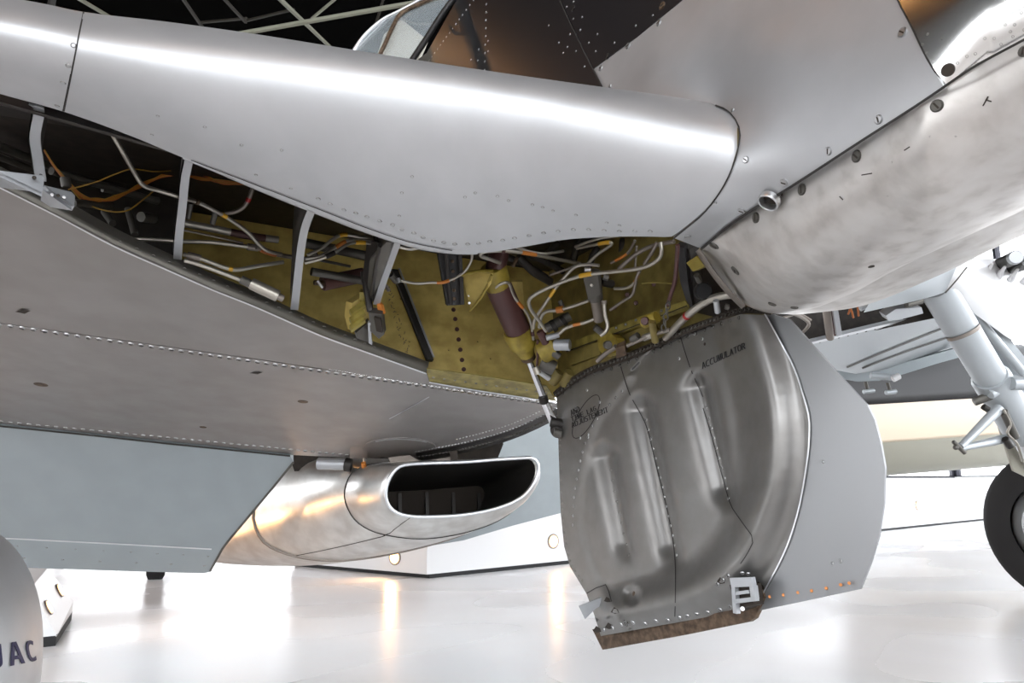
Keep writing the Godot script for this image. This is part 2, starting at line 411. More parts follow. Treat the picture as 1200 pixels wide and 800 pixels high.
func wall(side: String, a: Vector3, b: Vector3, out: Vector3, top := 11.6, mid := 6.0) -> void:
	var d := (b - a).normalized(); var L := a.distance_to(b); var t := out * 0.15; var base := 0.9
	var mb := MB.new()
	mb.bar(a + out * 0.15 + Vector3.UP * base / 2, b + out * 0.15 + Vector3.UP * base / 2, Vector3.UP * base, out * 0.3)
	mb.bar(a + out * 0.15 + Vector3.UP * (top + HIGH) / 2, b + out * 0.15 + Vector3.UP * (top + HIGH) / 2, Vector3.UP * (HIGH - top), out * 0.3)
	var w := struct(put(mb, "wall_" + side, M.wall_white))
	if top < 5.5: w.get("mesh").surface_set_material(0, M.wall_gray)
	pane_count += 1
	var n := int(L / 3.9); mb = MB.new()
	for i in n + 1:
		var p := a.lerp(b, float(i) / n) + t
		mb.bar(p + Vector3.UP * base, p + Vector3.UP * top, d * 0.14, out * 0.2)
	for h in [base, mid, top]: mb.bar(a + t + Vector3.UP * h, b + t + Vector3.UP * h, Vector3.UP * 0.1, out * 0.16)
	var f := struct(put(mb, "window_%d" % pane_count, M.mullion))
	for i in n:
		for h in [[base, mid], [mid, top]]:
			mb = MB.new(); var p := a.lerp(b, float(i) / n) + t + d * 0.07; var q := a.lerp(b, float(i + 1) / n) + t - d * 0.07
			mb.bar(p + Vector3.UP * (h[0] + h[1]) / 2, q + Vector3.UP * (h[0] + h[1]) / 2, Vector3.UP * (h[1] - h[0] - 0.1), out * 0.012)
			put(mb, "pane", M.window_glass, f)
func ceiling_lamp(p: Vector3, where: String) -> void:
	var t := thing("ceiling_lamp", p, "round warm spotlight hanging from the dark roof, " + where, "lamp", "warm spotlights under the roof")
	var mb := MB.new(); mb.turned(PackedVector3Array([p + Vector3.UP * (HIGH - p.y), p + Vector3.UP * 0.4]), [0.02, 0.02], 8); put(mb, "rod", M.dark_steel, t)
	mb = MB.new(); mb.tube(PackedVector3Array([p + Vector3.UP * 0.4, p + Vector3.UP * 0.3, p + Vector3.UP * 0.04]), [0.06, 0.16, 0.2], 20); put(mb, "housing", M.dark_steel, t)
	mb = MB.new(); mb.tube(PackedVector3Array([p + Vector3.UP * 0.03, p]), [0.17, 0.17], 20); put(mb, "bulb", M.lamp_glow, t)
	var l := SpotLight3D.new(); l.name = "glow"; l.light_color = Color(1, 0.72, 0.45); l.light_energy = 9.0; l.light_size = 0.17; l.spot_range = 40.0; l.spot_attenuation = 2.0; l.spot_angle = 70.0; l.shadow_enabled = true
	t.add_child(l); l.position = Vector3(0, -0.03, 0); l.rotation.x = -PI / 2

# ---------------------------------------------------------------- the aeroplane
var le_top: PackedVector2Array
var le_bot: PackedVector2Array
var le_dt: PackedVector2Array
var le_db: PackedVector2Array
const LE_TURN := 2.36
func wing_at(x: float, y: float) -> Vector3:
	return on_plane(x, y, WP, PD.cross(AX))
func wing_under(x: float, y: float) -> Vector3:      # the underside: slightly hollow towards the flap line
	return wing_at(x, y)
func le_depth(x: float, y: float) -> float:
	var T := yat(le_top, x); var B := yat(le_bot, x); var v := clampf((y - T) / (B - T), 0.0, 1.15)
	var k := 0.19
	var ph := acos(1.0 - minf(v * (1.0 - cos(LE_TURN)), 1.999))
	return lerpf(yat(le_dt, x), yat(le_db, x) + k * sin(LE_TURN), v) - k * sin(ph)
func le_at(x: float, y: float) -> Vector3:
	return W(x, y, le_depth(x, y))
func le_panel(x0: float, x1: float, cut: PackedVector2Array, n: int) -> MB:
	var mb := MB.new(); var g := []
	for i in n + 1:
		var x := lerpf(x0, x1, float(i) / n); var row := PackedVector3Array()
		var T := yat(le_top, x); var B := yat(le_bot, x); var end := yat(cut, x) if cut.size() and x > 780.0 else B
		var skew := 24.0 if cut.is_empty() else 24.0 * maxf(0.0, 1.0 - (x - 97.8) / 300.0)
		var v1 := clampf((end - T) / (B - T), 0.0, 1.0); var p1 := acos(1.0 - v1 * (1.0 - cos(LE_TURN)))
		var back := le_at(x, T)
		for s in [0.5, 0.3, 0.12]: row.append(back + AX * s + UA * 0.5 * s)
		for k in 41:
			var ph := p1 * k / 40.0
			var v := (1.0 - cos(ph)) / (1.0 - cos(LE_TURN)); var xs := x - skew * v
			var T2 := yat(le_top, xs); var B2 := yat(le_bot, xs)
			row.append(le_at(xs, T2 + (B2 - T2) * v))
		g.append(row)
	mb.grid(g, EYE); return mb

func screw(x: float, y: float, f: Callable, r: float, m: Material, parent: Node, slot := true) -> void:
	var p: Vector3 = f.call(x, y); var n := facing(f, x, y); var R := r * dist(p) / FOC
	var mb := MB.new(); mb.tube(PackedVector3Array([p - n * 0.002, p + n * 0.0016, p + n * 0.0026]), [R, R, R * 0.8], 14)
	var o := put(mb, "fastener", m, parent)
	if slot:
		var t := n.cross(Vector3.UP).normalized().rotated(n, x * 0.7)
		mb = MB.new(); mb.box(p + n * 0.0026, t * R * 0.62, n.cross(t) * R * 0.14, n * 0.0006); put(mb, "slot", M.grime, o)
func rivets(pts: PackedVector2Array, f: Callable, r: float, m: Material, parent: Node, h := 0.5, called := "rivet_row") -> void:
	var mb := MB.new()
	for q in pts:
		var p: Vector3 = f.call(q.x, q.y); var R := r * dist(p) / FOC
		mb.dome(p, facing(f, q.x, q.y), R, R * h, 8, 2)
	stuff(put(mb, called, m, parent))
func world_row(a: Vector2, b: Vector2, n: int, f: Callable) -> PackedVector2Array:    # evenly spaced on the surface, not in the picture
	var r := PackedVector2Array(); var p: Vector3 = f.call(a.x, a.y); var q: Vector3 = f.call(b.x, b.y)
	for i in n:
		var c := p.lerp(q, float(i) / (n - 1)) - EYE; var z := c.dot(fwd)
		r.append(Vector2(600 + FOC * c.dot(rgt) / z, 400 - FOC * c.dot(upv) / z))
	return r
func letters(text: String, f: Callable, a: Vector2, b: Vector2, high: float, m: Material, parent: Node, slant := 0.0, font := "Droid Sans Mono") -> void:
	var t := TextMesh.new(); var sf := SystemFont.new(); sf.font_names = PackedStringArray([font]); sf.font_weight = 700
	t.font = sf; t.text = text; t.font_size = 48; t.pixel_size = 0.01; t.depth = 0.02; t.material = m; t.curve_step = 2.0
	var box := t.get_aabb(); var mid := (a + b) / 2; var up2 := Vector2((b - a).y, -(b - a).x).normalized()
	mid += up2 * high / 2
	var p: Vector3 = f.call(mid.x, mid.y); var n := facing(f, mid.x, mid.y)
	var h2 := b - a
	var x: Vector3 = f.call(mid.x + h2.x / 2, mid.y + h2.y / 2) - f.call(mid.x - h2.x / 2, mid.y - h2.y / 2)
	var u2 := up2 * high + h2.normalized() * slant * high
	var y: Vector3 = f.call(mid.x + u2.x / 2, mid.y + u2.y / 2) - f.call(mid.x - u2.x / 2, mid.y - u2.y / 2)
	var o := MeshInstance3D.new(); o.name = numbered(parent, "stencil"); o.mesh = t; parent.add_child(o, true)
	var bs := Basis(x / box.size.x, y / box.size.y, n * 0.05)
	o.transform = Transform3D(bs, p + n * 0.0012 - bs * box.get_center() - org[parent]); org[o] = p
func stencil_line(text: String, f: Callable, a: Vector2, b: Vector2, high: float, m: Material, parent: Node, slant := 0.0) -> void:
	for i in text.length():
		if text[i] != " ":
			var p := a.lerp(b, (i + 0.08) / text.length()); var q := a.lerp(b, (i + 0.92) / text.length())
			letters(text[i], f, p, q, high, m, parent, slant)
func path(a: Array) -> PackedVector3Array:
	var r := PackedVector3Array()
	for i in range(0, a.size(), 3): r.append(W(a[i], a[i + 1], a[i + 2]))
	return r
func pipe(a: Array, r: float, m: Material, parent: Node, bands := [], called := "hydraulic_line") -> MeshInstance3D:
	var p := cr3(path(a), 6); var R := r * dist(p[p.size() / 2]) / FOC
	var mb := MB.new(); mb.tube(p, R, 10); var o := put(mb, called, m, parent)
	for b in bands:       # [where 0..1, length in samples, material, thicker]
		var i := int(b[0] * (p.size() - 2)); var q := PackedVector3Array()
		for k in b[1] + 1: q.append(p[mini(i + k, p.size() - 1)])
		if q.size() < 2 or q[0].distance_to(q[-1]) < 1e-5: continue
		mb = MB.new(); mb.tube(q, R * b[3], 10); put(mb, "band" if b[3] < 1.3 else "coupling", b[2], o)
	return o
func rod(x0: float, y0: float, d0: float, x1: float, y1: float, d1: float, r: float, m: Material, parent: Node, called: String, r2 := -1.0, sides := 20) -> MeshInstance3D:
	var a := W(x0, y0, d0); var b := W(x1, y1, d1); var R := r * dk * (d0 + d1) / 2 / FOC; var R2 := R if r2 < 0 else r2 * dk * (d0 + d1) / 2 / FOC
	var t := (b - a).normalized() * R * 0.15
	var mb := MB.new(); mb.tube(PackedVector3Array([a, a + t, b - t, b]), [R * 0.88, R, R2, R2 * 0.88], sides)
	return put(mb, called, m, parent)
func plate(pts: Array, th: float, m: Material, parent: Node, called: String) -> MeshInstance3D:      # a small flat plate through points (x, y, depth)
	var q := []
	for i in range(0, pts.size(), 3): q.append(W(pts[i], pts[i + 1], pts[i + 2]))
	var n: Vector3 = (q[1] - q[0]).cross(q[2] - q[0]).normalized(); if n.dot(EYE - q[0]) > 0: n = -n
	var mb := MB.new(); mb.slab(q, n * th); return put(mb, called, m, parent)

var fus: Field
func fus_at(x: float, y: float) -> Vector3: return fus.at(x, y)
func fus_over(x: float, y: float) -> Vector3: return W(x, y, fus.depth(x, y) - 0.004)

func aircraft() -> void:
	var base := Vector3(0.4, 0, -2.6)
	plane_root = thing("fighter_aircraft", base, "bare silver propeller fighter, seen under its wing with the wheel bay open", "aircraft")
	var root := plane_root
	le_top = V([-60, -17, 0, -5, 50, 4, 98, 14, 200, 26, 300, 40, 400, 56, 500, 72, 600, 87, 700, 101, 780, 112, 845, 123, 900, 140])
	le_bot = V([-60, 92, 0, 110, 75, 131, 150, 158, 220, 187, 300, 219, 370, 246, 430, 269, 480, 286, 515, 294, 550, 297, 585, 294, 620, 288, 660, 281, 700, 278, 745, 277, 790, 278, 900, 283])
	le_dt = V([-60, 1.25, 100, 1.32, 300, 1.43, 500, 1.5, 700, 1.5, 850, 1.45, 900, 1.42])
	le_db = V([-60, 1.27, 100, 1.36, 220, 1.46, 370, 1.60, 480, 1.68, 550, 1.70, 620, 1.67, 700, 1.6, 790, 1.52, 900, 1.45])
	leading_edge(root)
	fuselage(root)
	wing_lower(root)
	bay(root)
	gear_door(root)
	scoop(root)
	dk = 1.35
	left_side(root)
	dk = 1.0

func leading_edge(root: Node) -> void:
	var o := put(le_panel(-50, 97, PackedVector2Array(), 16), "outboard_leading_edge", M.silver, root)
	rivets(V([86, 53, 80, 77, 74, 97, 67, 124]), le_at, 3.2, M.rivet_flush, o, 0.25, "screw_row")
	var cut := V([700, 278, 760, 277.5, 785, 278, 800, 268, 820, 252, 838, 234, 850, 214, 858, 195, 863, 178, 866, 163])
	o = put(le_panel(97.8, 864, cut, 90), "leading_edge_skin", M.silver, root, "long smooth silver leading edge skin sweeping to the fuselage")
	var mb := MB.new(); ribbon(mb, V([98, 15, 92, 44, 85, 80, 75, 130]), le_at, 2.0, 0.0012); put(mb, "joint", M.joint, o)
	mb = MB.new(); ribbon(mb, V([838, 124, 852, 130, 862, 141, 867, 157, 864, 178, 856, 202, 843, 226, 824, 250, 800, 270, 789, 279]), le_at, 1.9, 0.0014); put(mb, "joint", M.joint, o)
	rivets(V([373, 233, 387, 239, 403, 246, 417, 249.5, 430, 254, 445, 259, 460, 263.5, 471, 269, 485, 273, 496, 278, 508, 282, 520, 284, 533, 286, 548, 286, 561, 285, 574, 283, 589, 281.5, 603, 279, 620, 276, 637, 273, 654, 271, 672, 269, 690, 269, 708, 270, 726, 271, 744, 271, 762, 271]), le_at, 2.9, M.rivet_flush, o, 0.2)
	rivets(V([240, 149, 185, 136, 178, 158, 468, 253, 471, 226, 545, 231, 583, 230, 596, 235, 624, 240, 636, 243, 648, 247, 675, 252, 711, 261, 726, 264, 483, 207, 557, 226, 341, 221, 300, 205, 330, 176, 283, 170]), le_at, 2.2, M.rivet_flush, o, 0.2, "screw_row")
	# turned-in flange along the bay's front edge
	mb = MB.new(); var g := []
	for i in 61:
		var x := lerpf(214, 560, i / 60.0); var y := yat(le_bot, x); var p := le_at(x, y); var k := sin(PI * clampf(i / 60.0, 0.02, 1.0))
		g.append(PackedVector3Array([p, p + AX * 0.004 - UA * 0.001, W(x, y + 4.5 * k + 0.3, dist(p) + 0.012), W(x, y + 3.0 * k, dist(p) + 0.05)]))
	mb.grid(g, EYE); put(mb, "bay_flange", M.silver, o)
	mb = MB.new(); ribbon(mb, V([224, 187, 300, 216, 370, 243, 430, 266.5, 480, 283, 530, 293]), le_at, 0.9, 0.0014); put(mb, "joint", M.joint, o)

func fuselage(root: Node) -> void:
	var c := []
	for q in [[845, 125, 0], [862, 142, 0], [867, 160, 0], [862, 185, 0], [850, 214, 0], [838, 234, 0], [820, 252, 0], [790, 277, 0]]:
		c.append_array([q[0], q[1], le_depth(q[0], q[1]) + 0.002])
	for q in [[540, -30, 0.87], [540, 90, 0.84], [620, 30, 0.855], [700, -30, 0.87], [700, 110, 0.83], [800, -30, 0.87], [790, 70, 0.845], [900, -30, 0.87], [1060, -30, 0.865], [1230, -30, 0.86], [890, 70, 0.85], [960, 70, 0.855], [1100, 100, 0.865], [1013, 163, 0.875], [960, 120, 0.862], [915, 226, 0.9], [870, 254, 0.915], [820, 292, 0.945], [1230, 15, 0.86]]:
		c.append_array([q[0], q[1], dist_side(q[0], q[1], q[2])])
	fus = Field.new(self, c)
	var mb := MB.new()
	var seam := V([789, 278.5, 800, 270, 824, 250, 843, 226, 856, 202, 864, 178, 867, 157, 862, 141, 852, 130, 838, 124, 780, 118, 690, 108, 660, 104, 690, 84, 745, 44, 800, -2, 830, -30, 1044, -30, 1051, 0, 1067, 31, 1086, 70, 1107, 103, 1077, 122, 1013, 163, 953, 202, 915, 226, 883, 244, 852, 266, 821, 291])
	sheet(mb, seam, fus_at, 9.0)
	var o := put(mb, "fuselage_side", M.silver, root, "silver fuselage side panel blending into the wing root")
	for q in [[874, 187, 4.2, 1], [919, 214, 5.0, 1], [971, 177, 5.0, 1], [1030, 140, 5.6, 1], [1058, 38, 6.0, 1], [869, 247, 4.8, 1], [838, 238, 2.4, 0], [806, 277, 4.0, 0], [772, 27, 4.0, 1], [736, 54, 4.0, 1], [704, 80, 3.6, 1], [715, 101, 2.6, 0], [859, 129, 2.4, 0]]:
		screw(q[0], q[1], fus_at, q[2], M.rivet_metal, o, q[3] == 1)
	mb = MB.new(); sheet(mb, V([470, 84, 500, 62, 535, 0, 555, -30, 650, -30, 655, 0, 676, 45, 706, 103, 690, 110, 560, 92]), fus_over, 12.0)
	o = put(mb, "cowl_panel", M.black_paint, root, "black painted panel below the windscreen")
	rivets(world_row(Vector2(570, 5), Vector2(568, 82), 9, fus_over), fus_over, 1.5, M.rivet_metal, o)
	rivets(world_row(Vector2(500, 75), Vector2(555, 0), 16, fus_over), fus_over, 1.3, M.rivet_metal, o)
	rivets(V([552, 70, 560, 71, 561, 58, 572, 60, 572, 48, 665, 55, 675, 60, 685, 78, 643, 30, 655, 50, 660, 62]), fus_over, 1.3, M.rivet_metal, o, 0.5, "screw_row")
	mb = MB.new(); sheet(mb, V([658, -30, 836, -30, 800, -1, 745, 44, 704, 74, 691, 84, 678, 45, 658, 2]), fus_over, 12.0)
	o = put(mb, "cowl_panel", M.black_paint, root, "black painted cowl panel with a diagonal lower edge")
	screw(776, 7, fus_over, 5.0, M.rust, o); screw(712, 66, fus_over, 3.4, M.dark_steel, o); screw(672, 10, fus_over, 3.6, M.dark_steel, o)
	rivets(V([664, 8, 672, 22, 680, 35, 690, 50, 668, 40, 698, 60, 720, 50, 745, 30, 765, 18, 682, 20, 700, 40, 672, 2]), fus_over, 1.4, M.rivet_metal, o)
	mb = MB.new(); ribbon(mb, V([654, -20, 657, 2, 677, 45, 706, 102]), fus_over, 1.6, 0.001); put(mb, "joint", M.joint, o)
	# polished nose panel at the far right
	var under := V([1077, 122, 1108, 102, 1133, 84, 1153, 72, 1200, 47, 1245, 23])
	var pol := func(x, y): return on_side(x, y, fus.depth(x, y) * ray(x, y).dot(PH) - 0.003 + 0.024 * clampf((x - 1070.0) / 90.0, 0, 1) * pow(clampf((y - yat(under, x) + 95.0) / 95.0, 0, 1.1), 2.0))
	mb = MB.new(); sheet(mb, V([1045, -30, 1052, 0, 1068, 31, 1087, 70, 1108, 102, 1133, 84, 1153, 72, 1200, 47, 1240, 26, 1240, -30]), pol, 8.0)
	o = put(mb, "polished_panel", M.polished, root, "mirror polished nose panel")
	rivets(V([1087, 40, 1104, 45, 1112, 59, 1081, 52, 1086, 62, 1154, 45, 1165, 45, 1178, 29, 1189, 29, 1197, 15, 1143, 63, 1158, 62, 1133, 66, 1122, 74, 1144, 75, 1184, 37, 1173, 52, 1187, 43, 1200, 35]), pol, 1.8, M.rivet_flush, o, 0.3)
	var pd: Vector3 = pol.call(1111, 82)
	var n := facing(pol, 1111, 82); mb = MB.new(); mb.tube(PackedVector3Array([pd - n * 0.002, pd + n * 0.0015]), [0.0085, 0.0085], 18); put(mb, "drain_hole", M.grime, o)
	mb = MB.new(); ribbon(mb, V([1047, -20, 1052, 0, 1068, 31, 1087, 70, 1108, 102]), pol, 1.5, 0.001); put(mb, "joint", M.joint, o)
	belly(root)
	canopy(root)

var seam_up: PackedVector2Array
var seam_low: PackedVector2Array
func belly_ut(u: float, t: float) -> Vector3:
	var a := seam_up[clampi(roundi(u * 400), 0, 400)]; var b := seam_low[clampi(roundi(u * 400), 0, 400)]; var q := a.lerp(b, t)
	var p0 := lerpf(0.945, 0.868, clampf(u * 1.6, 0, 1)) + 0.018 * sstep(0.6, 0.8, u); var d := lerpf(0.26, 0.36, u)
	return on_side(q.x, q.y, p0 + d * (1.0 - sqrt(maxf(0.0, 1.0 - t * t))))
func belly_at(x: float, y: float) -> Vector3:
	var best := 1e9; var bu := 0.0; var bt := 0.0
	for i in 401:
		var a := seam_up[i]; var b := seam_low[i]; var ab := b - a
		var t := clampf((Vector2(x, y) - a).dot(ab) / maxf(ab.length_squared(), 1e-6), 0, 0.995); var e := (a + ab * t).distance_to(Vector2(x, y))
		if e < best: best = e; bu = i / 400.0; bt = t
	var p0 := lerpf(0.945, 0.868, clampf(bu * 1.6, 0, 1)) + 0.018 * sstep(0.6, 0.8, bu); var d := lerpf(0.26, 0.36, bu)
	return on_side(x, y, p0 + d * (1.0 - sqrt(maxf(0.0, 1.0 - bt * bt))))
func belly(root: Node) -> void:
	seam_up = even(V([821, 292, 852, 266, 883, 244.5, 915, 226, 953, 202, 1013, 163, 1077, 122, 1133, 84, 1153, 72, 1200, 47, 1245, 23]), 401)
	seam_low = even(V([822, 294, 845, 327, 872, 356, 905, 367, 950, 362, 1000, 343, 1050, 316, 1100, 292, 1150, 269, 1200, 246, 1270, 212]), 401)
	var mb := MB.new(); var g := []
	for i in 101:
		var row := PackedVector3Array()
		for k in 25: row.append(belly_ut(i / 100.0, sin(PI / 2 * k / 24.0)))
		var last := row[24]
		for s in [0.05, 0.15, 0.3]: row.append(last + PH * s + UA * s * s * 0.9)
		g.append(row)
	mb.grid(g, EYE); var o := put(mb, "belly_cowl", M.cowl, root, "scuffed silver belly cowl with dark slotted fasteners")
	mb = MB.new(); ribbon(mb, V([821, 292, 852, 266, 883, 244.5, 915, 226, 953, 202, 1013, 163, 1077, 122, 1133, 84, 1153, 72, 1200, 47, 1245, 23]), fus_over, 3.0, 0.001); put(mb, "joint", M.joint, o)
	for q in [[886, 255, 6.5], [940, 222, 7.0], [1004, 183, 7.5], [1098, 124, 7.5], [1200, 60, 6.5], [837, 288, 6.0], [862, 317, 6.5], [905, 356, 5.0], [931, 360, 4.5]]:
		screw(q[0], q[1], belly_at, q[2], M.fitting_gray, o)
	var p := belly_at(1021, 312); var n := facing(belly_at, 1021, 312); mb = MB.new(); mb.tube(PackedVector3Array([p - n * 0.002, p + n * 0.001]), [0.0055, 0.0055], 14); put(mb, "drain_hole", M.grime, o)
	for q in [[1152, 124, 1158, 113], [1155, 117, 1162, 119], [1060, 176, 1066, 172], [984, 230, 988, 234], [1010, 205, 1022, 203]]:
		mb = MB.new(); var qa := belly_at(q[0], q[1]); var qb := belly_at(q[2], q[3]); var qn := facing(belly_at, q[0], q[1]); mb.tube(PackedVector3Array([qa + qn * 0.0003, qb + qn * 0.0003]), 0.0009, 6); put(mb, "scratch", M.grime, o)
	# drain pipe at the seam
	n = (facing(fus_over, 903, 229) + Vector3.DOWN * 0.25).normalized(); p = fus_over(903, 233) + n * 0.004; var R := 13.0 * dist(p) / FOC
	mb = MB.new(); var prof := []
	for q in [[-0.004, 1.0], [0.007, 1.0], [0.0085, 0.9], [0.007, 0.78], [-0.02, 0.76]]: prof.append(q)
	g = []
	var ax := n.cross(Vector3.UP).normalized(); var ay := n.cross(ax)
	for q in prof:
		var row := PackedVector3Array()
		for k in 25: row.append(p + n * q[0] + (ax * cos(TAU * k / 24) + ay * sin(TAU * k / 24)) * R * q[1])
		g.append(row)
	mb.grid(g, EYE, true); put(mb, "drain_pipe", M.rivet_metal, o)
	mb = MB.new(); mb.tube(PackedVector3Array([p - n * 0.02, p - n * 0.006]), R * 0.77, 20); put(mb, "drain_hole", M.grime, o)
	# the cut edge by the bay
	mb = MB.new(); g = []
	for q in even(V([820, 291, 838, 318, 856, 340, 874, 358]), 14):
		var a := on_side(q.x, q.y, 0.96 + (q.x - 820) / 54.0 * 0.16); g.append(PackedVector3Array([a, W(q.x - 3.5, q.y + 2.5, dist(a) + 0.012), W(q.x - 5, q.y + 4, dist(a) + 0.05)]))
	mb.grid(g, EYE); put(mb, "cut_edge", M.pipe_dull, o)
	rivets(V([1045, 190, 1090, 160, 1040, 230, 1120, 160]), belly_at, 1.2, M.rivet_flush, o, 0.2, "screw_row")

func canopy(root: Node) -> void:
	var f := Field.new(self, [410, 66, 3.5, 450, 66, 3.3, 520, 60, 3.15, 440, 20, 3.6, 500, -5, 3.45, 560, -20, 3.2, 470, 40, 3.3])
	var fa := func(x, y): return f.at(x, y)
	var mb := MB.new(); sheet(mb, V([408, 70, 425, 44, 447, 24, 468, 14, 459, 32, 450, 52, 446, 70]), fa, 8.0, 0.006)
	var o := put(mb, "windscreen", M.canopy_glass, root, "curved clear windscreen pane")
	mb = MB.new(); sheet(mb, V([448, 70, 452, 52, 461, 32, 472, 15, 500, 2, 545, -14, 520, 15, 500, 45, 484, 72]), fa, 8.0, 0.006); put(mb, "windscreen_pane", M.canopy_glass, o)
	pipe([440, 74, 3.28, 451, 52, 3.3, 460, 32, 3.36, 471, 15, 3.42, 498, 2, 3.4, 530, -12, 3.3], 2.4, M.rust, o, [], "windscreen_frame")
	pipe([408, 70, 3.5, 425, 44, 3.52, 447, 24, 3.52, 468, 13, 3.5, 500, -4, 3.46], 2.0, M.edge, o, [], "windscreen_frame")
	pipe([478, 78, 3.1, 500, 45, 3.16, 520, 14, 3.2, 545, -18, 3.22], 3.6, M.black_gloss, o, [], "windscreen_frame")
	pipe([470, 22, 3.5, 490, 28, 3.45, 512, 26, 3.4], 1.6, M.fitting_gray, o, [], "windscreen_frame")
	plate([440, 70, 3.9, 490, 70, 3.8, 500, 46, 3.8, 470, 22, 3.9, 450, 40, 3.95], 0.02, M.gray_paint, o, "gunsight_shroud")

var lip_low := [-25, 207, 0, 218.5, 67, 252, 133, 287, 200, 317, 250, 339, 300, 359, 375, 392, 430, 412, 500, 437]
func wing_lower(root: Node) -> void:
	var a := [-25, 207, 0, 218.5, 67, 252, 133, 287, 200, 317, 250, 339, 300, 359, 375, 392, 430, 412, 500, 437.5, 503, 447, 555, 456, 621, 466, 655, 472, 640, 470, 560, 461, 480, 448, 400, 435, 300, 420, 200, 406, 100, 392, 0, 378, -25, 374.5]
	var pts := V(a); pts.remove_at(13)
	var mb := MB.new(); sheet(mb, pts, wing_under, 22.0)
	var o := put(mb, "wing_skin", M.underside, root, "grey wing underside panel behind the wheel bay")
	mb = MB.new(); sheet(mb, V([-25, 375.3, 0, 378.8, 100, 392.8, 200, 406.8, 300, 420.8, 400, 435.8, 480, 448.8, 560, 461.8, 640, 470.8, 655, 473, 650, 482, 640, 488, 615, 499, 590, 508, 560, 516.5, 530, 524, 490, 531, 450, 535, 420, 536.3, 340, 532.5, 200, 518, 100, 507.5, 0, 496, -25, 493]), func(x, y): return wing_under(x, y) + Vector3(0, -0.0015, 0), 22.0)
	var lower := put(mb, "wing_skin", M.underside, root, "grey wing underside panel ahead of the flap")
	rivets(world_row(Vector2(-15, 377.5), Vector2(640, 471.8), 64, wing_under), wing_under, 3.9, M.rivet_metal, lower, 0.7)
	rivets(world_row(Vector2(-10, 492), Vector2(415, 533), 46, wing_under), wing_under, 3.0, M.rivet_metal, lower, 0.6)
	for q in [[48, 450, 7.5, 2.6], [355, 470, 6.0, 2.0], [238, 500, 4.0, 1.2]]:
		var p := wing_at(q[0], q[1]); var n := facing(wing_at, q[0], q[1]); mb = MB.new(); var R: float = q[2] * dist(p) / FOC
		mb.tube(PackedVector3Array([p, p + n * 0.002]), [R, R], 18); put(mb, "hole_plug", M.rust, lower)
	mb = MB.new(); ribbon(mb, V([456, 490, 480, 477, 503, 464]), func(x, y): return wing_at(x, y) - UA * 0.0022, 0.9, 0.001); put(mb, "scratch", M.edge, lower)
	# bay rear lip
	mb = MB.new(); var g := []; var low := even(V(lip_low), 60)
	for q in low:
		var p := wing_at(q.x, q.y)
		g.append(PackedVector3Array([p + UA * 0.002, W(q.x, q.y - 1.6, dist(p)) + UA * 0.001, W(q.x + 1, q.y - 4.5, dist(p) + 0.0), W(q.x + 2, q.y - 9, dist(p) - 0.002), W(q.x + 3, q.y - 13, dist(p) + 0.03), p + UA * 0.06 + AX * 0.03]))
	mb.grid(g, EYE); var lip := put(mb, "bay_lip", M.lip_gray, o, "worn metal lip along the bay's rear edge")
	mb = MB.new(); ribbon(mb, V(lip_low), func(x, y): return wing_at(x, y), 1.6, 0.003); put(mb, "bright_edge", M.edge, o)
	var top := func(x, y): return W(x, y, dist(wing_at(x, y + 7)) - 0.003)
	rivets(world_row(Vector2(120, 274), Vector2(480, 424), 26, top), top, 2.0, M.rivet_flush, lip, 0.3)
	# small grime and repair marks
	for q in [[27, 364, 9, 2.5], [300, 436, 8, 1.5]]:
		mb = MB.new(); sheet(mb, V([q[0] - q[2], q[1], q[0], q[1] - q[3], q[0] + q[2], q[1] - 1, q[0] + 2, q[1] + q[3]]), func(x, y): return wing_at(x, y) - UA * 0.003, 20.0, 0.0); put(mb, "grime_mark", M.grime, lower if q[1] > 400 else o)
	# riveted hinge strip along the curved belly edge
	var strip := V([488, 534, 530, 527, 560, 520, 590, 511.5, 615, 502, 640, 490, 655, 481])
	var low2 := func(x, y): return wing_at(x, y) - UA * 0.004
	mb = MB.new(); ribbon(mb, strip, low2, 10.0, 0.002); put(mb, "belly_hinge", M.dark_steel, lower)
	var g2 := even(strip, 46); var r1 := PackedVector2Array(); var r2 := PackedVector2Array(); var r3 := PackedVector2Array()
	for i in g2.size(): r1.append(g2[i] + Vector2(-1, -6.5)); r2.append(g2[i]); r3.append(g2[i] + Vector2(-3, -12) if i > 12 else g2[i] + Vector2(0, -7))
	rivets(r2, low2, 2.3, M.fitting_gray, lower, 1.0, "hinge_knuckles"); rivets(r1, low2, 1.4, M.rivet_metal, lower, 0.8); rivets(r3, low2, 1.2, M.rivet_metal, lower, 0.8)
	# flap, lowered
	var f := Field.new(self, [340, 534, 3.71, 0, 497, 3.2, 245, 670, 4.0])
	var fl := func(x, y): return f.at(x, y)
	mb = MB.new(); sheet(mb, V([-25, 494.5, 0, 497.5, 100, 509, 200, 519.5, 340, 534, 344, 541, 318, 573, 262, 640, 246, 670, 238, 671.5, 100, 667.5, -25, 663]), fl, 30.0, 0.05)
	o = put(mb, "flap", M.flap_gray, root, "lowered pale blue grey flap")
	mb = MB.new(); ribbon(mb, V([-25, 630, 12, 630.5, 130, 636.5, 248, 643]), fl, 1.6, 0.002, 0, false); put(mb, "bright_edge", M.edge, o)
	mb = MB.new(); ribbon(mb, V([344, 541, 318, 573, 262, 640, 246, 669]), fl, 2.6, 0.002, 0, false); put(mb, "edge_strip", M.fitting_gray, o)
	rivets(world_row(Vector2(28, 654), Vector2(240, 663), 6, fl), fl, 1.7, M.rivet_flush, o, 0.4)
	rivets(world_row(Vector2(20, 640), Vector2(244, 652), 8, fl), fl, 1.4, M.rivet_flush, o, 0.4)
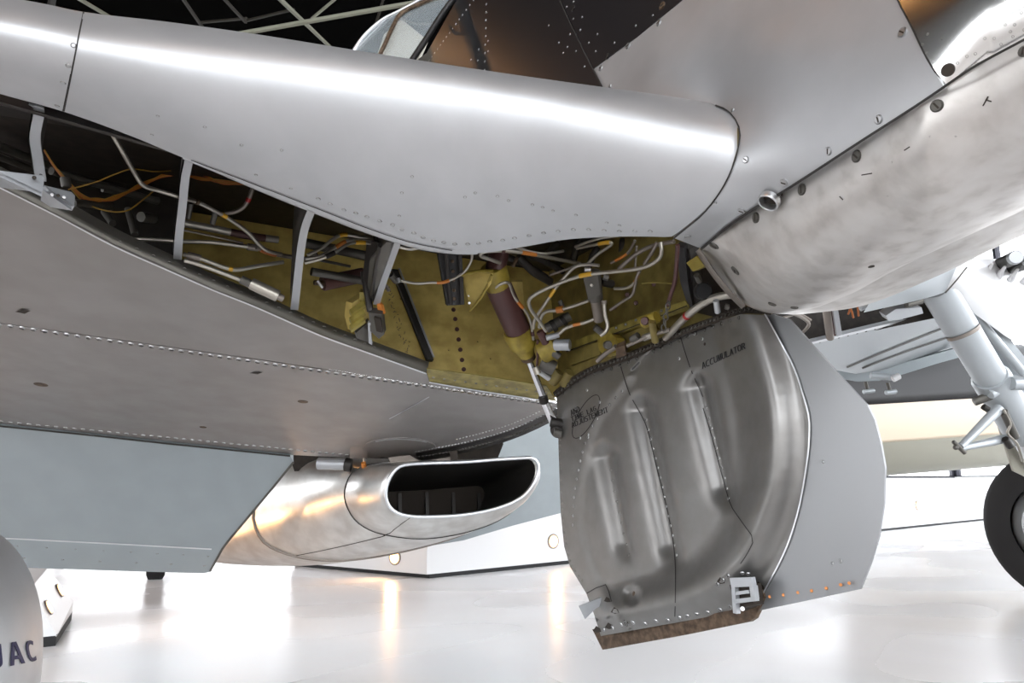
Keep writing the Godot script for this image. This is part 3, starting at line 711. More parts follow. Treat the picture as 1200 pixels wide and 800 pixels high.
	mb = MB.new(); ribbon(mb, V([-20, 496.5, 100, 508.5, 200, 519.5, 340, 533.5]), fl, 2.0, 0.004, 0, false); put(mb, "hinge_gap", M.joint, o)

func bay(root: Node) -> void:
	# rear wall, keel wall and roof of the wheel bay
	var wall_pt := EYE + AX * 2.46
	var rear := func(x, y): return on_plane(x, y, wall_pt, AX)
	var mb := MB.new()
	mb.slab([EYE + PH * -0.85 + AX * 2.47 + UA * 0.967, EYE + PH * 1.25 + AX * 2.47 + UA * 0.802, EYE + PH * 1.25 + AX * 2.47 + UA * 1.38, EYE + PH * -0.85 + AX * 2.47 + UA * 1.52], AX * 0.02)
	var o := put(mb, "bay_rear_wall", M.olive, root, "olive green primed rear wall of the wheel bay")
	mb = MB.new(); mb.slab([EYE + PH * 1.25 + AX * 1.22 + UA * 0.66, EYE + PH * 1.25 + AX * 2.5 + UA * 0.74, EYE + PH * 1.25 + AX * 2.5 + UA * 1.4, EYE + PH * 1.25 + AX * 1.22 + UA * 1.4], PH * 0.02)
	var keel := put(mb, "bay_keel_wall", M.olive_shaded, root, "olive green keel wall with painted shade at the inner end of the bay")
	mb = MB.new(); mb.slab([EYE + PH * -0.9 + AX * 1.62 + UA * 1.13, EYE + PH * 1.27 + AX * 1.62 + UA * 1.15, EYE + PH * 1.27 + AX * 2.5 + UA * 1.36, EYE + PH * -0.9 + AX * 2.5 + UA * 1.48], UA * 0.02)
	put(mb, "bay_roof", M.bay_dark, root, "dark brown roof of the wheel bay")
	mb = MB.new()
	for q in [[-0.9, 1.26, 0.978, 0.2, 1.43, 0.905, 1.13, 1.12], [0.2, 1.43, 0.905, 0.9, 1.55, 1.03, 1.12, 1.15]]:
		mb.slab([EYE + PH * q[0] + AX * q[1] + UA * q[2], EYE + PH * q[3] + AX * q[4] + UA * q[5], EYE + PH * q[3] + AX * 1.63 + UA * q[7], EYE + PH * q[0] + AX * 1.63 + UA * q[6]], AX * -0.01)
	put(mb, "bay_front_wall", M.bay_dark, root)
	mb = MB.new(); mb.slab([EYE + PH * -0.95 + AX * 2.14 + UA * 0.973, EYE + PH * -0.15 + AX * 2.14 + UA * 0.91, EYE + PH * -0.15 + AX * 2.14 + UA * 1.33, EYE + PH * -0.95 + AX * 2.14 + UA * 1.38], AX * 0.02)  # dark slab added behind the outer cells so they look deep in shade
	put(mb, "added_dark_slab", M.bay_dark, root)
	# lower primed strip of the rear wall with its rivets
	mb = MB.new(); sheet(mb, V([500, 432, 560, 440, 640, 452, 652, 470, 621, 466.5, 555, 456.5, 503, 447.5]), func(x, y): return W(x, y, dist(wing_at(x, y)) - 0.004), 30.0); var ledge := put(mb, "bay_ledge", M.olive_bright, o)
	var lg := func(x, y): return W(x, y, dist(wing_at(x, y)) - 0.004)
	rivets(world_row(Vector2(508, 442), Vector2(640, 460), 12, lg), lg, 1.7, M.rivet_flush, ledge, 0.6)
	mb = MB.new(); ribbon(mb, V([503, 447, 555, 456, 621, 466, 650, 471]), lg, 1.4, 0.003); put(mb, "bright_edge", M.edge, ledge)
	# holes and stiffeners on the rear wall
	for q in [[532, 362], [534, 373], [536, 385], [538, 397], [540, 409], [542, 421], [544, 432]]:
		var p: Vector3 = rear.call(q[0], q[1]) + AX * 0.008; mb = MB.new(); mb.tube(PackedVector3Array([p, p - AX * 0.004]), 0.0085, 12); put(mb, "hole_plug", M.maroon, o)
	rivets(V([526, 410, 470, 350, 480, 400, 560, 400, 575, 420]), rear, 1.2, M.grime, o)
	var sr := RandomNumberGenerator.new(); sr.seed = 11; mb = MB.new()
	for k in 34:      # faded, unreadable ink stamps
		var q := Vector2(453, 338).lerp(Vector2(477, 416), k / 34.0) + Vector2(sr.randf_range(-4, 4), sr.randf_range(-1, 1)); var w := Vector2.from_angle(sr.randf_range(0, PI)) * sr.randf_range(0.8, 1.7)
		ribbon(mb, PackedVector2Array([q - w, q, q + w]), rear, 0.7, 0.012, 3, false)
	stuff(put(mb, "ink_stamp", M.fitting_gray, o))
	mb = MB.new(); mb.bar(rear.call(461, 318) - AX * 0.012, rear.call(503, 424) - AX * 0.012, PH * 0.026, AX * 0.024, 0.003); put(mb, "stiffener", M.dark_steel, o)
	mb = MB.new(); mb.bar(rear.call(466, 318) - AX * 0.026, rear.call(506, 421) - AX * 0.026, PH * 0.006, AX * 0.006); put(mb, "stiffener", M.rib_light, o)
	# black channel with bolts
	var ch := plate([513, 294, 2.38, 540, 292, 2.4, 543, 357, 2.44, 524, 358, 2.42], 0.03, M.black_gloss, root, "channel")
	plate([520, 294, 2.36, 524, 294, 2.36, 530, 357, 2.41, 527, 358, 2.41], 0.01, M.dark_steel, ch, "flange"); plate([537, 292, 2.37, 541, 292, 2.37, 544, 357, 2.42, 540, 357, 2.42], 0.01, M.dark_steel, ch, "flange")
	for y in [306, 318, 328, 340, 350]:
		rod(530 + (y - 300) * 0.05, y, 2.385, 530 + (y - 300) * 0.05, y, 2.41, 2.2, M.rust, ch, "bolt", -1.0, 8)
	# yellow gusset beside the retraction jack
	var gs := plate([541, 322, 2.40, 577, 318, 2.34, 574, 332, 2.34, 552, 363, 2.46, 545, 340, 2.44], 0.008, M.olive, root, "gusset")
	pipe([576, 322, 2.33, 566, 345, 2.38, 551, 364, 2.45], 1.6, M.cap_yellow, gs, [], "gusset_edge"); pipe([541, 322, 2.39, 560, 318, 2.36, 577, 318, 2.33], 2.4, M.cap_yellow, gs, [], "gusset_edge")
	for q in [[549, 337], [550, 346], [550, 355]]: rod(q[0], q[1], 2.43, q[0] + 0.2, q[1], 2.45, 1.8, M.rivet_metal, gs, "rivet", -1.0, 8)
	# ribs across the bay: a dark web with a bright lower flange
	rib(root, [40, 124, 46, 130, 41, 160, 44, 185, 48, 212], 1.34, 1.52, 11.0, 0.28)
	rib(root, [222, 186, 217, 210, 214, 240, 210, 275, 208, 304], 1.46, 1.92, 9.0, 0.30)
	rib(root, [366, 245, 358, 265, 353, 290, 349, 325, 345, 363], 1.60, 2.2, 9.0, 0.30)
	rib(root, [467, 282, 458, 307, 449, 332, 441, 357], 1.70, 2.2, 7.5, 0.25)
	plate([452, 284, 1.75, 462, 284, 1.74, 437, 352, 2.2, 430, 340, 2.22, 433, 306, 2.05], 0.01, M.fitting_gray, root, "rib_channel")
	pipe([446, 287, 1.82, 440, 318, 2.0, 436, 345, 2.16], 3.0, M.dark_steel, root, [], "rib_bead")
	plate([430, 282, 2.1, 446, 284, 2.05, 437, 310, 2.1, 434, 352, 2.2, 428, 358, 2.24, 424, 330, 2.2], 0.015, M.rib_dark, root, "rib_web")
	# hinge brackets on the lip
	var b1 := plate([-6, 199, 1.40, 50, 206, 1.45, 52, 208, 1.45, 50, 226, 1.47, 40, 220, 1.47, 18, 217, 1.46, -6, 214, 1.44], 0.012, M.rib_light, root, "hinge_bracket")
	rod(40, 208, 1.435, 40.5, 208, 1.45, 2.2, M.grime, b1, "bolt_hole", -1.0, 10)
	var b2 := plate([52, 217, 1.49, 84, 225, 1.53, 88, 229, 1.53, 87, 242, 1.54, 62, 238, 1.54, 50, 230, 1.52], 0.012, M.rib_light, root, "hinge_bracket")
	for q in [[61, 228], [68, 229], [75, 231]]: rod(q[0], q[1], 1.495, q[0] + 0.3, q[1], 1.52, 2.0, M.rivet_metal if q[0] != 68 else M.grime, b2, "rivet", -1.0, 8)
	# pipes and wires, outboard to inboard
	var pp: StandardMaterial3D = M.pipe
	pipe([130, 154, 1.62, 145, 180, 1.66, 158, 203, 1.72, 168, 217, 1.75, 185, 223, 1.78, 212, 231, 1.80, 232, 237, 1.85, 252, 247, 1.90, 268, 256, 1.95, 290, 272, 2.0, 310, 292, 2.05, 330, 298, 2.1], 2.5, pp, root, [[0.0, 1, M.band_yellow, 1.3], [0.70, 2, M.band_yellow, 1.15], [0.55, 1, M.rust, 1.5]])
	pipe([298, 216, 1.98, 292, 232, 1.98, 286, 242, 1.99, 276, 248, 1.99, 264, 250, 1.98], 2.6, M.pipe_dull, root, [[0.30, 2, M.band_red, 1.12]])
	pipe([212, 261, 2.05, 250, 268, 2.1, 290, 276, 2.15, 326, 281, 2.2], 4.6, M.pipe, root, [[0.55, 6, M.maroon, 1.03]])
	pipe([212, 269, 2.0, 250, 277, 2.05, 285, 285, 2.1], 1.3, M.pipe_dull, root)
	pipe([150, 280, 2.0, 180, 281, 2.0, 215, 283, 2.02, 250, 284, 2.05, 290, 289, 2.1, 305, 291, 2.12], 2.6, pp, root, [[0.86, 4, M.pipe_dull, 1.7]])
	pipe([300, 290, 2.1, 320, 297, 2.14, 335, 300, 2.18, 360, 303, 2.2, 372, 298, 2.2], 2.6, M.pipe_dull, root, [[0.12, 5, M.wire_orange, 1.35]])
	pipe([215, 298, 1.94, 235, 303, 1.95, 262, 313, 1.98, 278, 316, 2.0, 300, 312, 2.04, 332, 307, 2.1], 2.5, pp, root, [[0.1, 4, M.pipe_dull, 1.7], [0.5, 2, M.band_yellow, 1.1]])
	pipe([216, 305, 1.9, 240, 312, 1.93, 282, 328, 1.98], 2.6, pp, root)
	var acc := rod(282, 327, 1.97, 294, 333, 1.98, 5.0, M.fitting_gray, root, "hose_coupling"); rod(294, 332, 1.98, 326, 347, 2.0, 7.0, M.pipe, acc, "sleeve"); rod(324, 346, 2.0, 332, 350, 2.01, 4.4, M.pipe_dull, acc, "nut", -1.0, 6)
	# dim tubes far inside the outer cells
	for q in [[-10, 168, 1.7, 60, 195, 1.9, 5.0], [-10, 180, 1.7, 50, 203, 1.85, 4.0], [60, 200, 1.8, 185, 236, 2.1, 4.5], [85, 238, 1.75, 130, 242, 1.9, 5.0], [120, 222, 1.95, 186, 234, 2.1, 3.0], [345, 282, 2.2, 430, 300, 2.35, 6.0], [372, 304, 2.2, 410, 312, 2.3, 1.8], [365, 318, 2.2, 430, 330, 2.3, 5.0], [165, 254, 1.9, 180, 256, 1.95, 6.0], [150, 245, 1.95, 158, 275, 1.9, 4.0], [122, 248, 1.95, 132, 262, 1.9, 4.0]]:
		pipe([q[0], q[1], q[2], (q[0] + q[3]) / 2.0, (q[1] + q[4]) / 2.0, (q[2] + q[5]) / 2.0, q[3], q[4], q[5]], q[6], M.fitting_gray, root, [], "conduit")
	var rng := RandomNumberGenerator.new(); rng.seed = 5
	for k in 9:
		var s := rng.randf_range(-3, 3); var s2 := rng.randf_range(-4, 4)
		pipe([52, 176 + s * 0.3, 1.75, 64, 195 + s * 0.5, 1.76, 82, 216 + s, 1.78, 95, 229 + s, 1.80, 115, 234 + s2 * 0.5, 1.84, 135, 231 + s, 1.88, 165, 217 + s2 * 0.7, 1.95, 200, 203 + s, 2.0, 235, 207 + s2, 2.0, 262, 213 + s, 2.02, 290, 215 + s2 * 0.5, 2.05], 0.75, M.wire_orange if k % 3 else M.wire_yellow, root, [], "wire")
	pipe([80, 222, 1.78, 110, 214, 1.80, 135, 204, 1.83, 155, 198, 1.85, 180, 201, 1.9, 200, 200, 1.95], 0.8, M.wire_yellow, root, [], "wire")
	pipe([84, 222, 1.78, 100, 238, 1.8, 125, 247, 1.84, 148, 247, 1.86, 165, 236, 1.9, 182, 222, 1.95], 0.8, M.wire_yellow, root, [], "wire")
	rod(76, 208, 1.74, 78, 219, 1.74, 5.5, M.fitting_gray, root, "cable_clamp")
	rod(223, 238, 1.9, 220, 256, 1.92, 3.5, M.fitting_gray, root, "clip"); rod(253, 246, 1.96, 249, 262, 1.98, 3.2, M.fitting_gray, root, "clip")
	rod(216, 228, 1.78, 214, 238, 1.78, 4.5, M.pipe_dull, root, "pipe_clamp")
	# between third and fourth rib
	pipe([358, 303, 2.0, 375, 300, 2.02, 388, 293, 2.04, 405, 283, 2.06, 420, 281, 2.08, 440, 283, 2.1], 2.0, pp, root, [[0.5, 4, M.band_orange, 1.25]])
	pipe([357, 308, 1.98, 376, 303, 2.0, 392, 296, 2.02, 408, 286, 2.05, 425, 284, 2.08, 442, 287, 2.1], 2.0, pp, root, [[0.3, 4, M.dark_steel, 1.5], [0.75, 4, M.band_yellow, 1.3]])
	pipe([360, 299, 2.02, 376, 291, 2.04, 392, 279, 2.06, 404, 275, 2.08, 425, 278, 2.1, 442, 281, 2.12], 2.0, pp, root, [[0.55, 4, M.band_yellow, 1.25]])
	rod(440, 276, 2.1, 443, 288, 2.1, 3.2, M.dark_steel, root, "bulkhead_fitting")
	var drum := rod(378, 332, 2.25, 426, 322, 2.35, 9.0, M.maroon, root, "small_jack"); rod(368, 331, 2.23, 380, 332, 2.25, 3.0, M.rust, drum, "piston_end")
	rod(372, 329, 2.22, 378, 337, 2.23, 1.8, M.rivet_metal, drum, "pin")
	# latch unit under the fourth rib
	var lt := plate([413, 355, 2.22, 428, 345, 2.24, 433, 372, 2.26, 415, 388, 2.28, 411, 372, 2.25], 0.05, M.olive, root, "latch_unit")
	plate([421, 342, 2.21, 431, 343, 2.21, 431, 356, 2.23, 422, 357, 2.23], 0.02, M.olive_bright, lt, "lug")
	plate([432, 366, 2.18, 447, 368, 2.18, 450, 392, 2.22, 444, 397, 2.23, 434, 388, 2.22], 0.03, M.fitting_gray, lt, "housing"); plate([438, 372, 2.175, 446, 374, 2.175, 448, 390, 2.2, 441, 388, 2.2], 0.01, M.grime, lt, "recess")
	plate([417, 390, 2.24, 433, 376, 2.24, 434, 402, 2.28, 418, 396, 2.28], 0.02, M.fitting_gray, lt, "foot")
	plate([431, 378, 2.2, 434, 378, 2.2, 436, 404, 2.26, 432, 402, 2.26], 0.01, M.rib_light, lt, "foot_flange")
	for y in [362, 371, 380]: plate([412, y + 6, 2.2, 428, y - 5, 2.2, 429, y - 2, 2.21, 412, y + 10, 2.21], 0.02, M.olive_bright, lt, "cam")
	plate([441, 352, 2.19, 447, 358, 2.19, 450, 368, 2.2, 443, 366, 2.2], 0.01, M.band_orange, lt, "tab")
	rod(426, 318, 2.2, 434, 365, 2.2, 4.0, M.dark_steel, lt, "link")
	# cable across the olive wall to the jack
	pipe([462, 327, 2.2, 475, 330, 2.22, 490, 332, 2.25, 505, 331, 2.26, 518, 331, 2.27, 530, 327, 2.28, 542, 320, 2.26, 549, 312, 2.25, 553, 302, 2.24, 552, 292, 2.22], 1.6, pp, root, [[0.40, 7, M.band_orange, 1.3]])
	rod(458, 322, 2.18, 465, 330, 2.2, 4.0, M.fitting_gray, root, "elbow_fitting"); rod(466, 326, 2.18, 468, 331, 2.18, 3.0, M.rivet_metal, root, "nut"); rod(452, 334, 2.2, 456, 341, 2.2, 2.2, M.pipe_dull, root, "nut")
	pipe([466, 289, 1.9, 480, 292, 1.92, 492, 290, 1.94, 500, 286, 1.95], 1.7, pp, root); pipe([470, 284, 1.95, 482, 287, 1.97, 492, 284, 1.98], 1.3, pp, root)
	jack(root)
	inner_bay(root, keel)

func rib(root: Node, a: Array, d0: float, d1: float, w: float, high: float) -> void:
	var pts := even(V(a), 16); var g := []; var h := []; var k := []
	for i in 16:
		var d := lerpf(d0, d1, i / 15.0); var R := w * d / FOC
		var p := W(pts[i].x, pts[i].y, d)
		g.append(PackedVector3Array([p - PH * R * 0.5, p + PH * R * 0.5])); h.append(PackedVector3Array([p - PH * R * 0.5 + UA * 0.004, p + PH * R * 0.5 + UA * 0.004]))
		k.append(PackedVector3Array([p - PH * R * 0.45 + UA * 0.004, p - PH * R * 0.45 + UA * high]))
	var mb := MB.new(); mb.grid(g, EYE); mb.grid(h, EYE + UA * 9)
	for i in 15:
		for s in [0, 1]: mb.flat([g[i][s], g[i + 1][s], h[i + 1][s], h[i][s]], PH * (s * 2.0 - 1.0))
	var web := MB.new()
	for i in 15:
		web.flat([k[i][0], k[i + 1][0], k[i + 1][1], k[i][1]], PH); web.flat([k[i][0] - PH * 0.004, k[i + 1][0] - PH * 0.004, k[i + 1][1] - PH * 0.004, k[i][1] - PH * 0.004], -PH)
	var o := put(web, "rib", M.rib_dark, root)
	var fl := put(mb, "rib_flange", M.rib_light, o, "bright painted lower flange")
	var q := pts[14]; var d := lerpf(d0, d1, 14 / 15.0); mb = MB.new(); var c := W(q.x + 1, q.y - 2, d - 0.001); mb.tube(PackedVector3Array([c, c - UA * 0.002]), 1.9 * d / FOC, 10); put(mb, "bolt_hole", M.grime, fl)

func jack(root: Node) -> void:
	var o := rod(583, 333, 2.44, 611, 396, 2.58, 15.5, M.maroon, root, "retraction_jack"); o.set_meta("label", "maroon retraction jack barrel with yellow ends")
	rod(577, 313, 2.40, 585, 338, 2.45, 16.5, M.cap_yellow, o, "upper_collar", 15.5)
	rod(605, 386, 2.555, 614, 406, 2.6, 17.5, M.cap_yellow, o, "lower_cap", 16.0); rod(613, 404, 2.6, 617, 416, 2.63, 12.0, M.cap_yellow, o, "gland", 10.0)
	rod(618, 416, 2.63, 620, 421, 2.64, 9.0, M.rust, o, "seal")
	rod(619, 420, 2.64, 637, 466, 2.73, 4.3, M.chrome, o, "piston_rod"); rod(636, 464, 2.72, 638, 472, 2.73, 5.6, M.dark_steel, o, "lock_nut"); rod(638, 471, 2.73, 648, 494, 2.75, 5.0, M.chrome, o, "rod_end")
	rod(645, 494, 2.72, 660, 497, 2.72, 6.0, M.dark_steel, o, "clevis"); var mb := MB.new(); var c := W(654, 503, 2.73); mb.ball(c, Vector3.RIGHT * 0.03, Vector3.UP * 0.033, Vector3.BACK * 0.03, 10, 14); put(mb, "knuckle", M.dark_steel, o)
	rod(649, 506, 2.70, 658, 508, 2.70, 5.5, M.fitting_gray, o, "pin", -1.0, 6)
	rod(586, 290, 2.42, 580, 318, 2.40, 12.0, M.maroon, o, "upper_fitting")
	# strap and small lines round the jack
	pipe([579, 339, 2.41, 584, 334, 2.39, 592, 331, 2.39, 597, 333, 2.41, 601, 345, 2.44, 608, 355, 2.46, 617, 366, 2.5, 622, 378, 2.52, 624, 390, 2.54, 625, 398, 2.55], 1.8, M.pipe, root, [[0.55, 4, M.band_orange, 1.2], [0.9, 3, M.maroon, 1.3]])
	pipe([586, 308, 2.36, 575, 304, 2.33, 564, 300, 2.31, 565, 296, 2.30, 575, 294, 2.30, 595, 294, 2.32, 620, 297, 2.36, 645, 302, 2.42, 680, 309, 2.5], 2.3, M.pipe, root, [[0.74, 4, M.band_orange, 1.15], [0.6, 1, M.maroon, 1.6]])
	pipe([604, 289, 2.36, 618, 294, 2.38, 635, 297, 2.4, 648, 296, 2.42, 660, 294, 2.45], 1.8, M.pipe, root)
	rod(600, 285, 2.34, 600, 296, 2.34, 3.0, M.maroon, root, "pipe_clamp")
	rod(601, 312, 2.38, 606, 302, 2.4, 2.2, M.rust, root, "safety_wire"); pipe([608, 300, 2.42, 625, 318, 2.46, 645, 330, 2.52], 5.0, M.bay_dark, root, [], "conduit")
	plate([590, 330, 2.6, 612, 330, 2.6, 616, 372, 2.66, 600, 360, 2.64], 0.02, M.olive, root, "web_panel")

func inner_bay(root: Node, keel: Node) -> void:
	var pp: StandardMaterial3D = M.pipe
	# long hydraulic lines
	pipe([640, 388, 2.45, 632, 376, 2.42, 622, 362, 2.38, 620, 352, 2.34, 627, 345, 2.32, 645, 336, 2.3, 668, 327, 2.26, 686, 322, 2.22, 710, 319, 2.18, 740, 316, 2.12, 760, 311, 2.08, 772, 303, 2.05, 775, 294, 2.04, 774, 284, 2.04], 2.3, pp, root, [[0.52, 4, M.band_yellow, 1.2]])
	pipe([625, 385, 2.46, 627, 374, 2.44, 640, 354, 2.42, 652, 336, 2.4, 664, 322, 2.38, 675, 312, 2.36, 690, 310, 2.34, 702, 311, 2.32], 2.0, pp, root, [[0.35, 3, M.band_yellow, 1.2]])
	pipe([632, 384, 2.5, 634, 372, 2.48, 640, 365, 2.46, 655, 363, 2.44, 670, 359, 2.42, 690, 352, 2.38], 2.1, pp, root, [[0.6, 3, M.band_orange, 1.9]])
	pipe([655, 391, 2.4, 662, 385, 2.4, 672, 381, 2.38, 685, 378, 2.36, 697, 373, 2.34], 2.1, pp, root, [[0.55, 4, M.band_orange, 1.1]])
	pipe([708, 352, 2.22, 709, 368, 2.22, 712, 380, 2.22, 710, 388, 2.22, 704, 393, 2.23], 2.3, pp, root, [[0.0, 2, M.pipe_dull, 1.5]])
	pipe([715, 363, 2.3, 728, 354, 2.26, 740, 346, 2.22, 744, 335, 2.2, 746, 325, 2.18, 750, 317, 2.17], 1.9, M.pipe_dull, root)
	pipe([720, 338, 2.28, 735, 337, 2.24, 744, 330, 2.2, 749, 317, 2.18], 2.0, pp, root, [[0.75, 4, M.band_orange, 1.05]])
	pipe([725, 315, 2.2, 745, 298, 2.16, 765, 288, 2.12, 790, 283, 2.06], 2.6, M.pipe_dull, root); pipe([755, 309, 2.15, 763, 297, 2.12, 770, 284, 2.1], 2.4, M.pipe_dull, root)
	pipe([687, 311, 2.4, 700, 298, 2.36, 716, 287, 2.32, 713, 284, 2.32, 695, 287, 2.36, 676, 291, 2.42], 2.0, pp, root, [[0.62, 5, M.band_yellow, 1.25]])
	pipe([674, 289, 2.4, 700, 280, 2.3, 725, 276, 2.25], 1.7, pp, root); pipe([645, 322, 2.5, 665, 315, 2.46, 678, 309, 2.42], 1.6, M.pipe_dull, root); pipe([716, 308, 2.4, 735, 297, 2.35, 744, 282, 2.3], 1.8, M.pipe_dull, root, [[0.2, 4, M.band_orange, 1.1]])
	pipe([744, 316, 2.2, 745, 300, 2.2, 746, 288, 2.2], 1.5, M.pipe_dull, root)
	for q in [[592, 300, 640, 325, 2.55], [610, 296, 660, 318, 2.6], [655, 285, 640, 300, 2.6], [680, 282, 672, 305, 2.55], [700, 290, 690, 312, 2.5], [730, 280, 728, 300, 2.5]]:
		pipe([q[0], q[1], q[4], (q[0] + q[2]) / 2.0, (q[1] + q[3]) / 2.0 - 2, q[4], q[2], q[3], q[4] + 0.05], 4.0, M.bay_dark, root, [], "conduit")
	# selector valve in the middle
	var valve := rod(693, 318, 2.26, 698, 352, 2.3, 11.0, M.fitting_gray, root, "selector_valve", 9.0); valve.set_meta("label", "grey selector valve with a long shank")
	rod(697, 348, 2.3, 702, 376, 2.34, 6.0, M.pipe_dull, valve, "shank"); rod(685, 317, 2.25, 692, 317, 2.25, 4.0, M.rivet_metal, valve, "cap"); rod(705, 330, 2.3, 718, 333, 2.32, 5.0, M.dark_steel, valve, "port"); rod(707, 324, 2.26, 713, 326, 2.26, 4.0, M.fitting_gray, valve, "nut", -1.0, 6)
	plate([683, 323, 2.22, 700, 320, 2.22, 704, 345, 2.25, 690, 352, 2.26], 0.012, M.fitting_gray, valve, "body_plate"); rod(693, 334, 2.212, 693.5, 334.5, 2.235, 1.8, M.pipe, valve, "stud", -1.0, 8)
	rod(697, 383, 2.3, 707, 391, 2.31, 4.0, M.fitting_gray, root, "elbow_fitting"); rod(656, 352, 2.5, 660, 362, 2.5, 3.0, M.fitting_gray, root, "elbow_fitting")
	# hydraulic units by the jack
	var u := rod(640, 385, 2.5, 668, 370, 2.5, 6.0, M.fitting_gray, root, "hydraulic_unit"); rod(646, 383, 2.48, 651, 380, 2.48, 7.5, M.dark_steel, u, "hex_nut", -1.0, 6); rod(658, 377, 2.48, 662, 374, 2.48, 7.0, M.dark_steel, u, "hex_nut", -1.0, 6)
	var t := rod(634, 413, 2.58, 652, 404, 2.56, 14.0, M.cap_yellow, root, "hydraulic_tee"); rod(650, 404, 2.52, 668, 404, 2.5, 7.0, M.rib_light, t, "arm"); rod(640, 396, 2.5, 655, 392, 2.5, 3.5, M.rib_light, t, "cap"); rod(648, 412, 2.54, 656, 418, 2.54, 5.0, M.fitting_gray, t, "nut", -1.0, 6)
	rod(634, 424, 2.6, 650, 432, 2.6, 9.0, M.fitting_gray, t, "lower_body"); rod(630, 433, 2.6, 644, 443, 2.62, 4.0, M.rivet_metal, t, "strap"); rod(627, 430, 2.58, 631, 438, 2.58, 4.0, M.pipe, t, "fitting"); pipe([630, 398, 2.55, 630, 415, 2.57, 629, 433, 2.6], 1.6, M.maroon, t, [], "line")
	rod(633, 388, 2.52, 640, 402, 2.54, 5.0, M.maroon, t, "hose"); rod(646, 448, 2.7, 656, 436, 2.68, 7.0, M.olive_shaded, t, "lug"); rod(660, 450, 2.7, 668, 436, 2.66, 6.0, M.olive_shaded, t, "lug")
	# keel longeron with its pin
	var side := func(p): return func(x, y): return on_side(x, y, p)
	var mb := MB.new(); sheet(mb, V([660, 404, 715, 384, 760, 367, 803, 352, 806, 358, 765, 374, 718, 392, 664, 412]), side.call(1.19), 30.0, 0.03); var lon := put(mb, "longeron", M.olive_bright, root, "yellow green keel longeron")
	mb = MB.new(); sheet(mb, V([664, 413, 690, 403, 702, 400, 704, 415, 690, 420, 668, 428]), side.call(1.19), 30.0, 0.03); put(mb, "web_plate", M.olive_shaded, lon)
	mb = MB.new(); sheet(mb, V([668, 430, 700, 418, 722, 408, 716, 420, 695, 432, 672, 442]), side.call(1.195), 30.0, 0.03); put(mb, "web_plate", M.olive_shaded, lon)
	mb = MB.new(); sheet(mb, V([700, 398, 706, 392, 716, 391, 722, 396, 725, 406, 720, 413, 708, 417, 702, 410]), side.call(1.17), 30.0, 0.03); put(mb, "boss", M.cap_yellow, lon)
	rod(711, 404, 2.3, 713, 404, 2.28, 5.0, M.fitting_gray, lon, "pin")
	mb = MB.new(); ribbon(mb, V([664, 412, 718, 392, 765, 374, 806, 358]), side.call(1.185), 1.3, 0.002, 0, false); put(mb, "edge_line", M.grime, lon)
	for q in [[722, 384], [733, 380], [745, 375], [760, 369], [775, 364]]: rod(q[0], q[1], dist_side(q[0], q[1], 1.185), q[0] + 0.3, q[1], dist_side(q[0], q[1], 1.195), 1.6, M.fitting_gray, lon, "bolt", -1.0, 8)
	mb = MB.new(); sheet(mb, V([715, 398, 765, 378, 770, 386, 745, 398, 718, 408]), side.call(1.21), 30.0, 0.01); put(mb, "web_plate", M.olive_shaded, lon)
	var lug := rod(754, 378, 2.1, 770, 371, 2.06, 7.5, M.cap_yellow, root, "pivot_lug"); rod(755, 376, 2.06, 757, 376, 2.07, 5.0, M.maroon, lug, "bush"); rod(764, 376, 2.05, 768, 400, 2.1, 4.5, M.olive_shaded, lug, "arm"); rod(754, 396, 2.12, 770, 390, 2.08, 4.0, M.pipe, lug, "pin")
	# holes on the keel wall
	for q in [[766, 333], [745, 355], [720, 360], [790, 330], [735, 345]]: rod(q[0], q[1], dist_side(q[0], q[1], 1.24), q[0] + 0.2, q[1], dist_side(q[0], q[1], 1.249), 2.6, M.maroon, keel, "hole_plug", -1.0, 10)
	pipe([752, 332, 2.12, 765, 331, 2.1, 788, 332, 2.04], 0.8, M.olive_bright, keel, [], "paint_line")
	# inner end: duct, dark frame and chain
	pipe([780, 396, 2.1, 795, 380, 2.0, 806, 369, 1.94, 820, 358, 1.9, 834, 350, 1.86, 850, 346, 1.82, 862, 345, 1.8], 4.6, pp, root, [[0.33, 1, M.band_red, 1.08]], "hose")
	plate([793, 288, 1.86, 802, 290, 1.85, 806, 330, 1.92, 813, 366, 1.98, 804, 352, 1.98, 797, 330, 1.94], 0.02, M.black_gloss, root, "frame")
	plate([800, 288, 1.88, 808, 292, 1.86, 812, 322, 1.92, 816, 358, 1.98, 808, 362, 1.98], 0.03, M.rib_dark, root, "frame")
	pipe([794, 287, 1.83, 793, 305, 1.86, 791, 328, 1.9, 786, 345, 1.93, 782, 358, 1.96], 2.6, M.maroon, root, [], "strap")
	for k in 6:
		var y := 352.0 + k * 6.4; var x := 784.0 - k * 1.3
		mb = MB.new(); var c := W(x, y, 1.94); var ring := PackedVector3Array()
		for i in 13: ring.append(c + (rgt * (1.0 if k % 2 else 0.4) * 0.006 * cos(TAU * i / 12.0) + Vector3.UP * 0.0095 * sin(TAU * i / 12.0)))
		mb.tube(ring, 0.0018, 6, false); put(mb, "chain_link", M.fitting_gray, root)
	plate([804, 308, 1.84, 816, 300, 1.8, 826, 312, 1.78, 812, 318, 1.82], 0.02, M.cap_yellow, root, "tank_corner")
	rod(822, 341, 1.9, 825, 341, 1.86, 10.0, M.rubber, root, "dark_port"); rod(816, 322, 1.84, 820, 330, 1.86, 3.6, M.fitting_gray, root, "small_fitting"); rod(839, 352, 1.78, 841, 366, 1.8, 3.5, M.rib_light, root, "bracket"); rod(850, 359, 1.77, 854, 360, 1.77, 4.0, M.fitting_gray, root, "bolt_head", -1.0, 6)
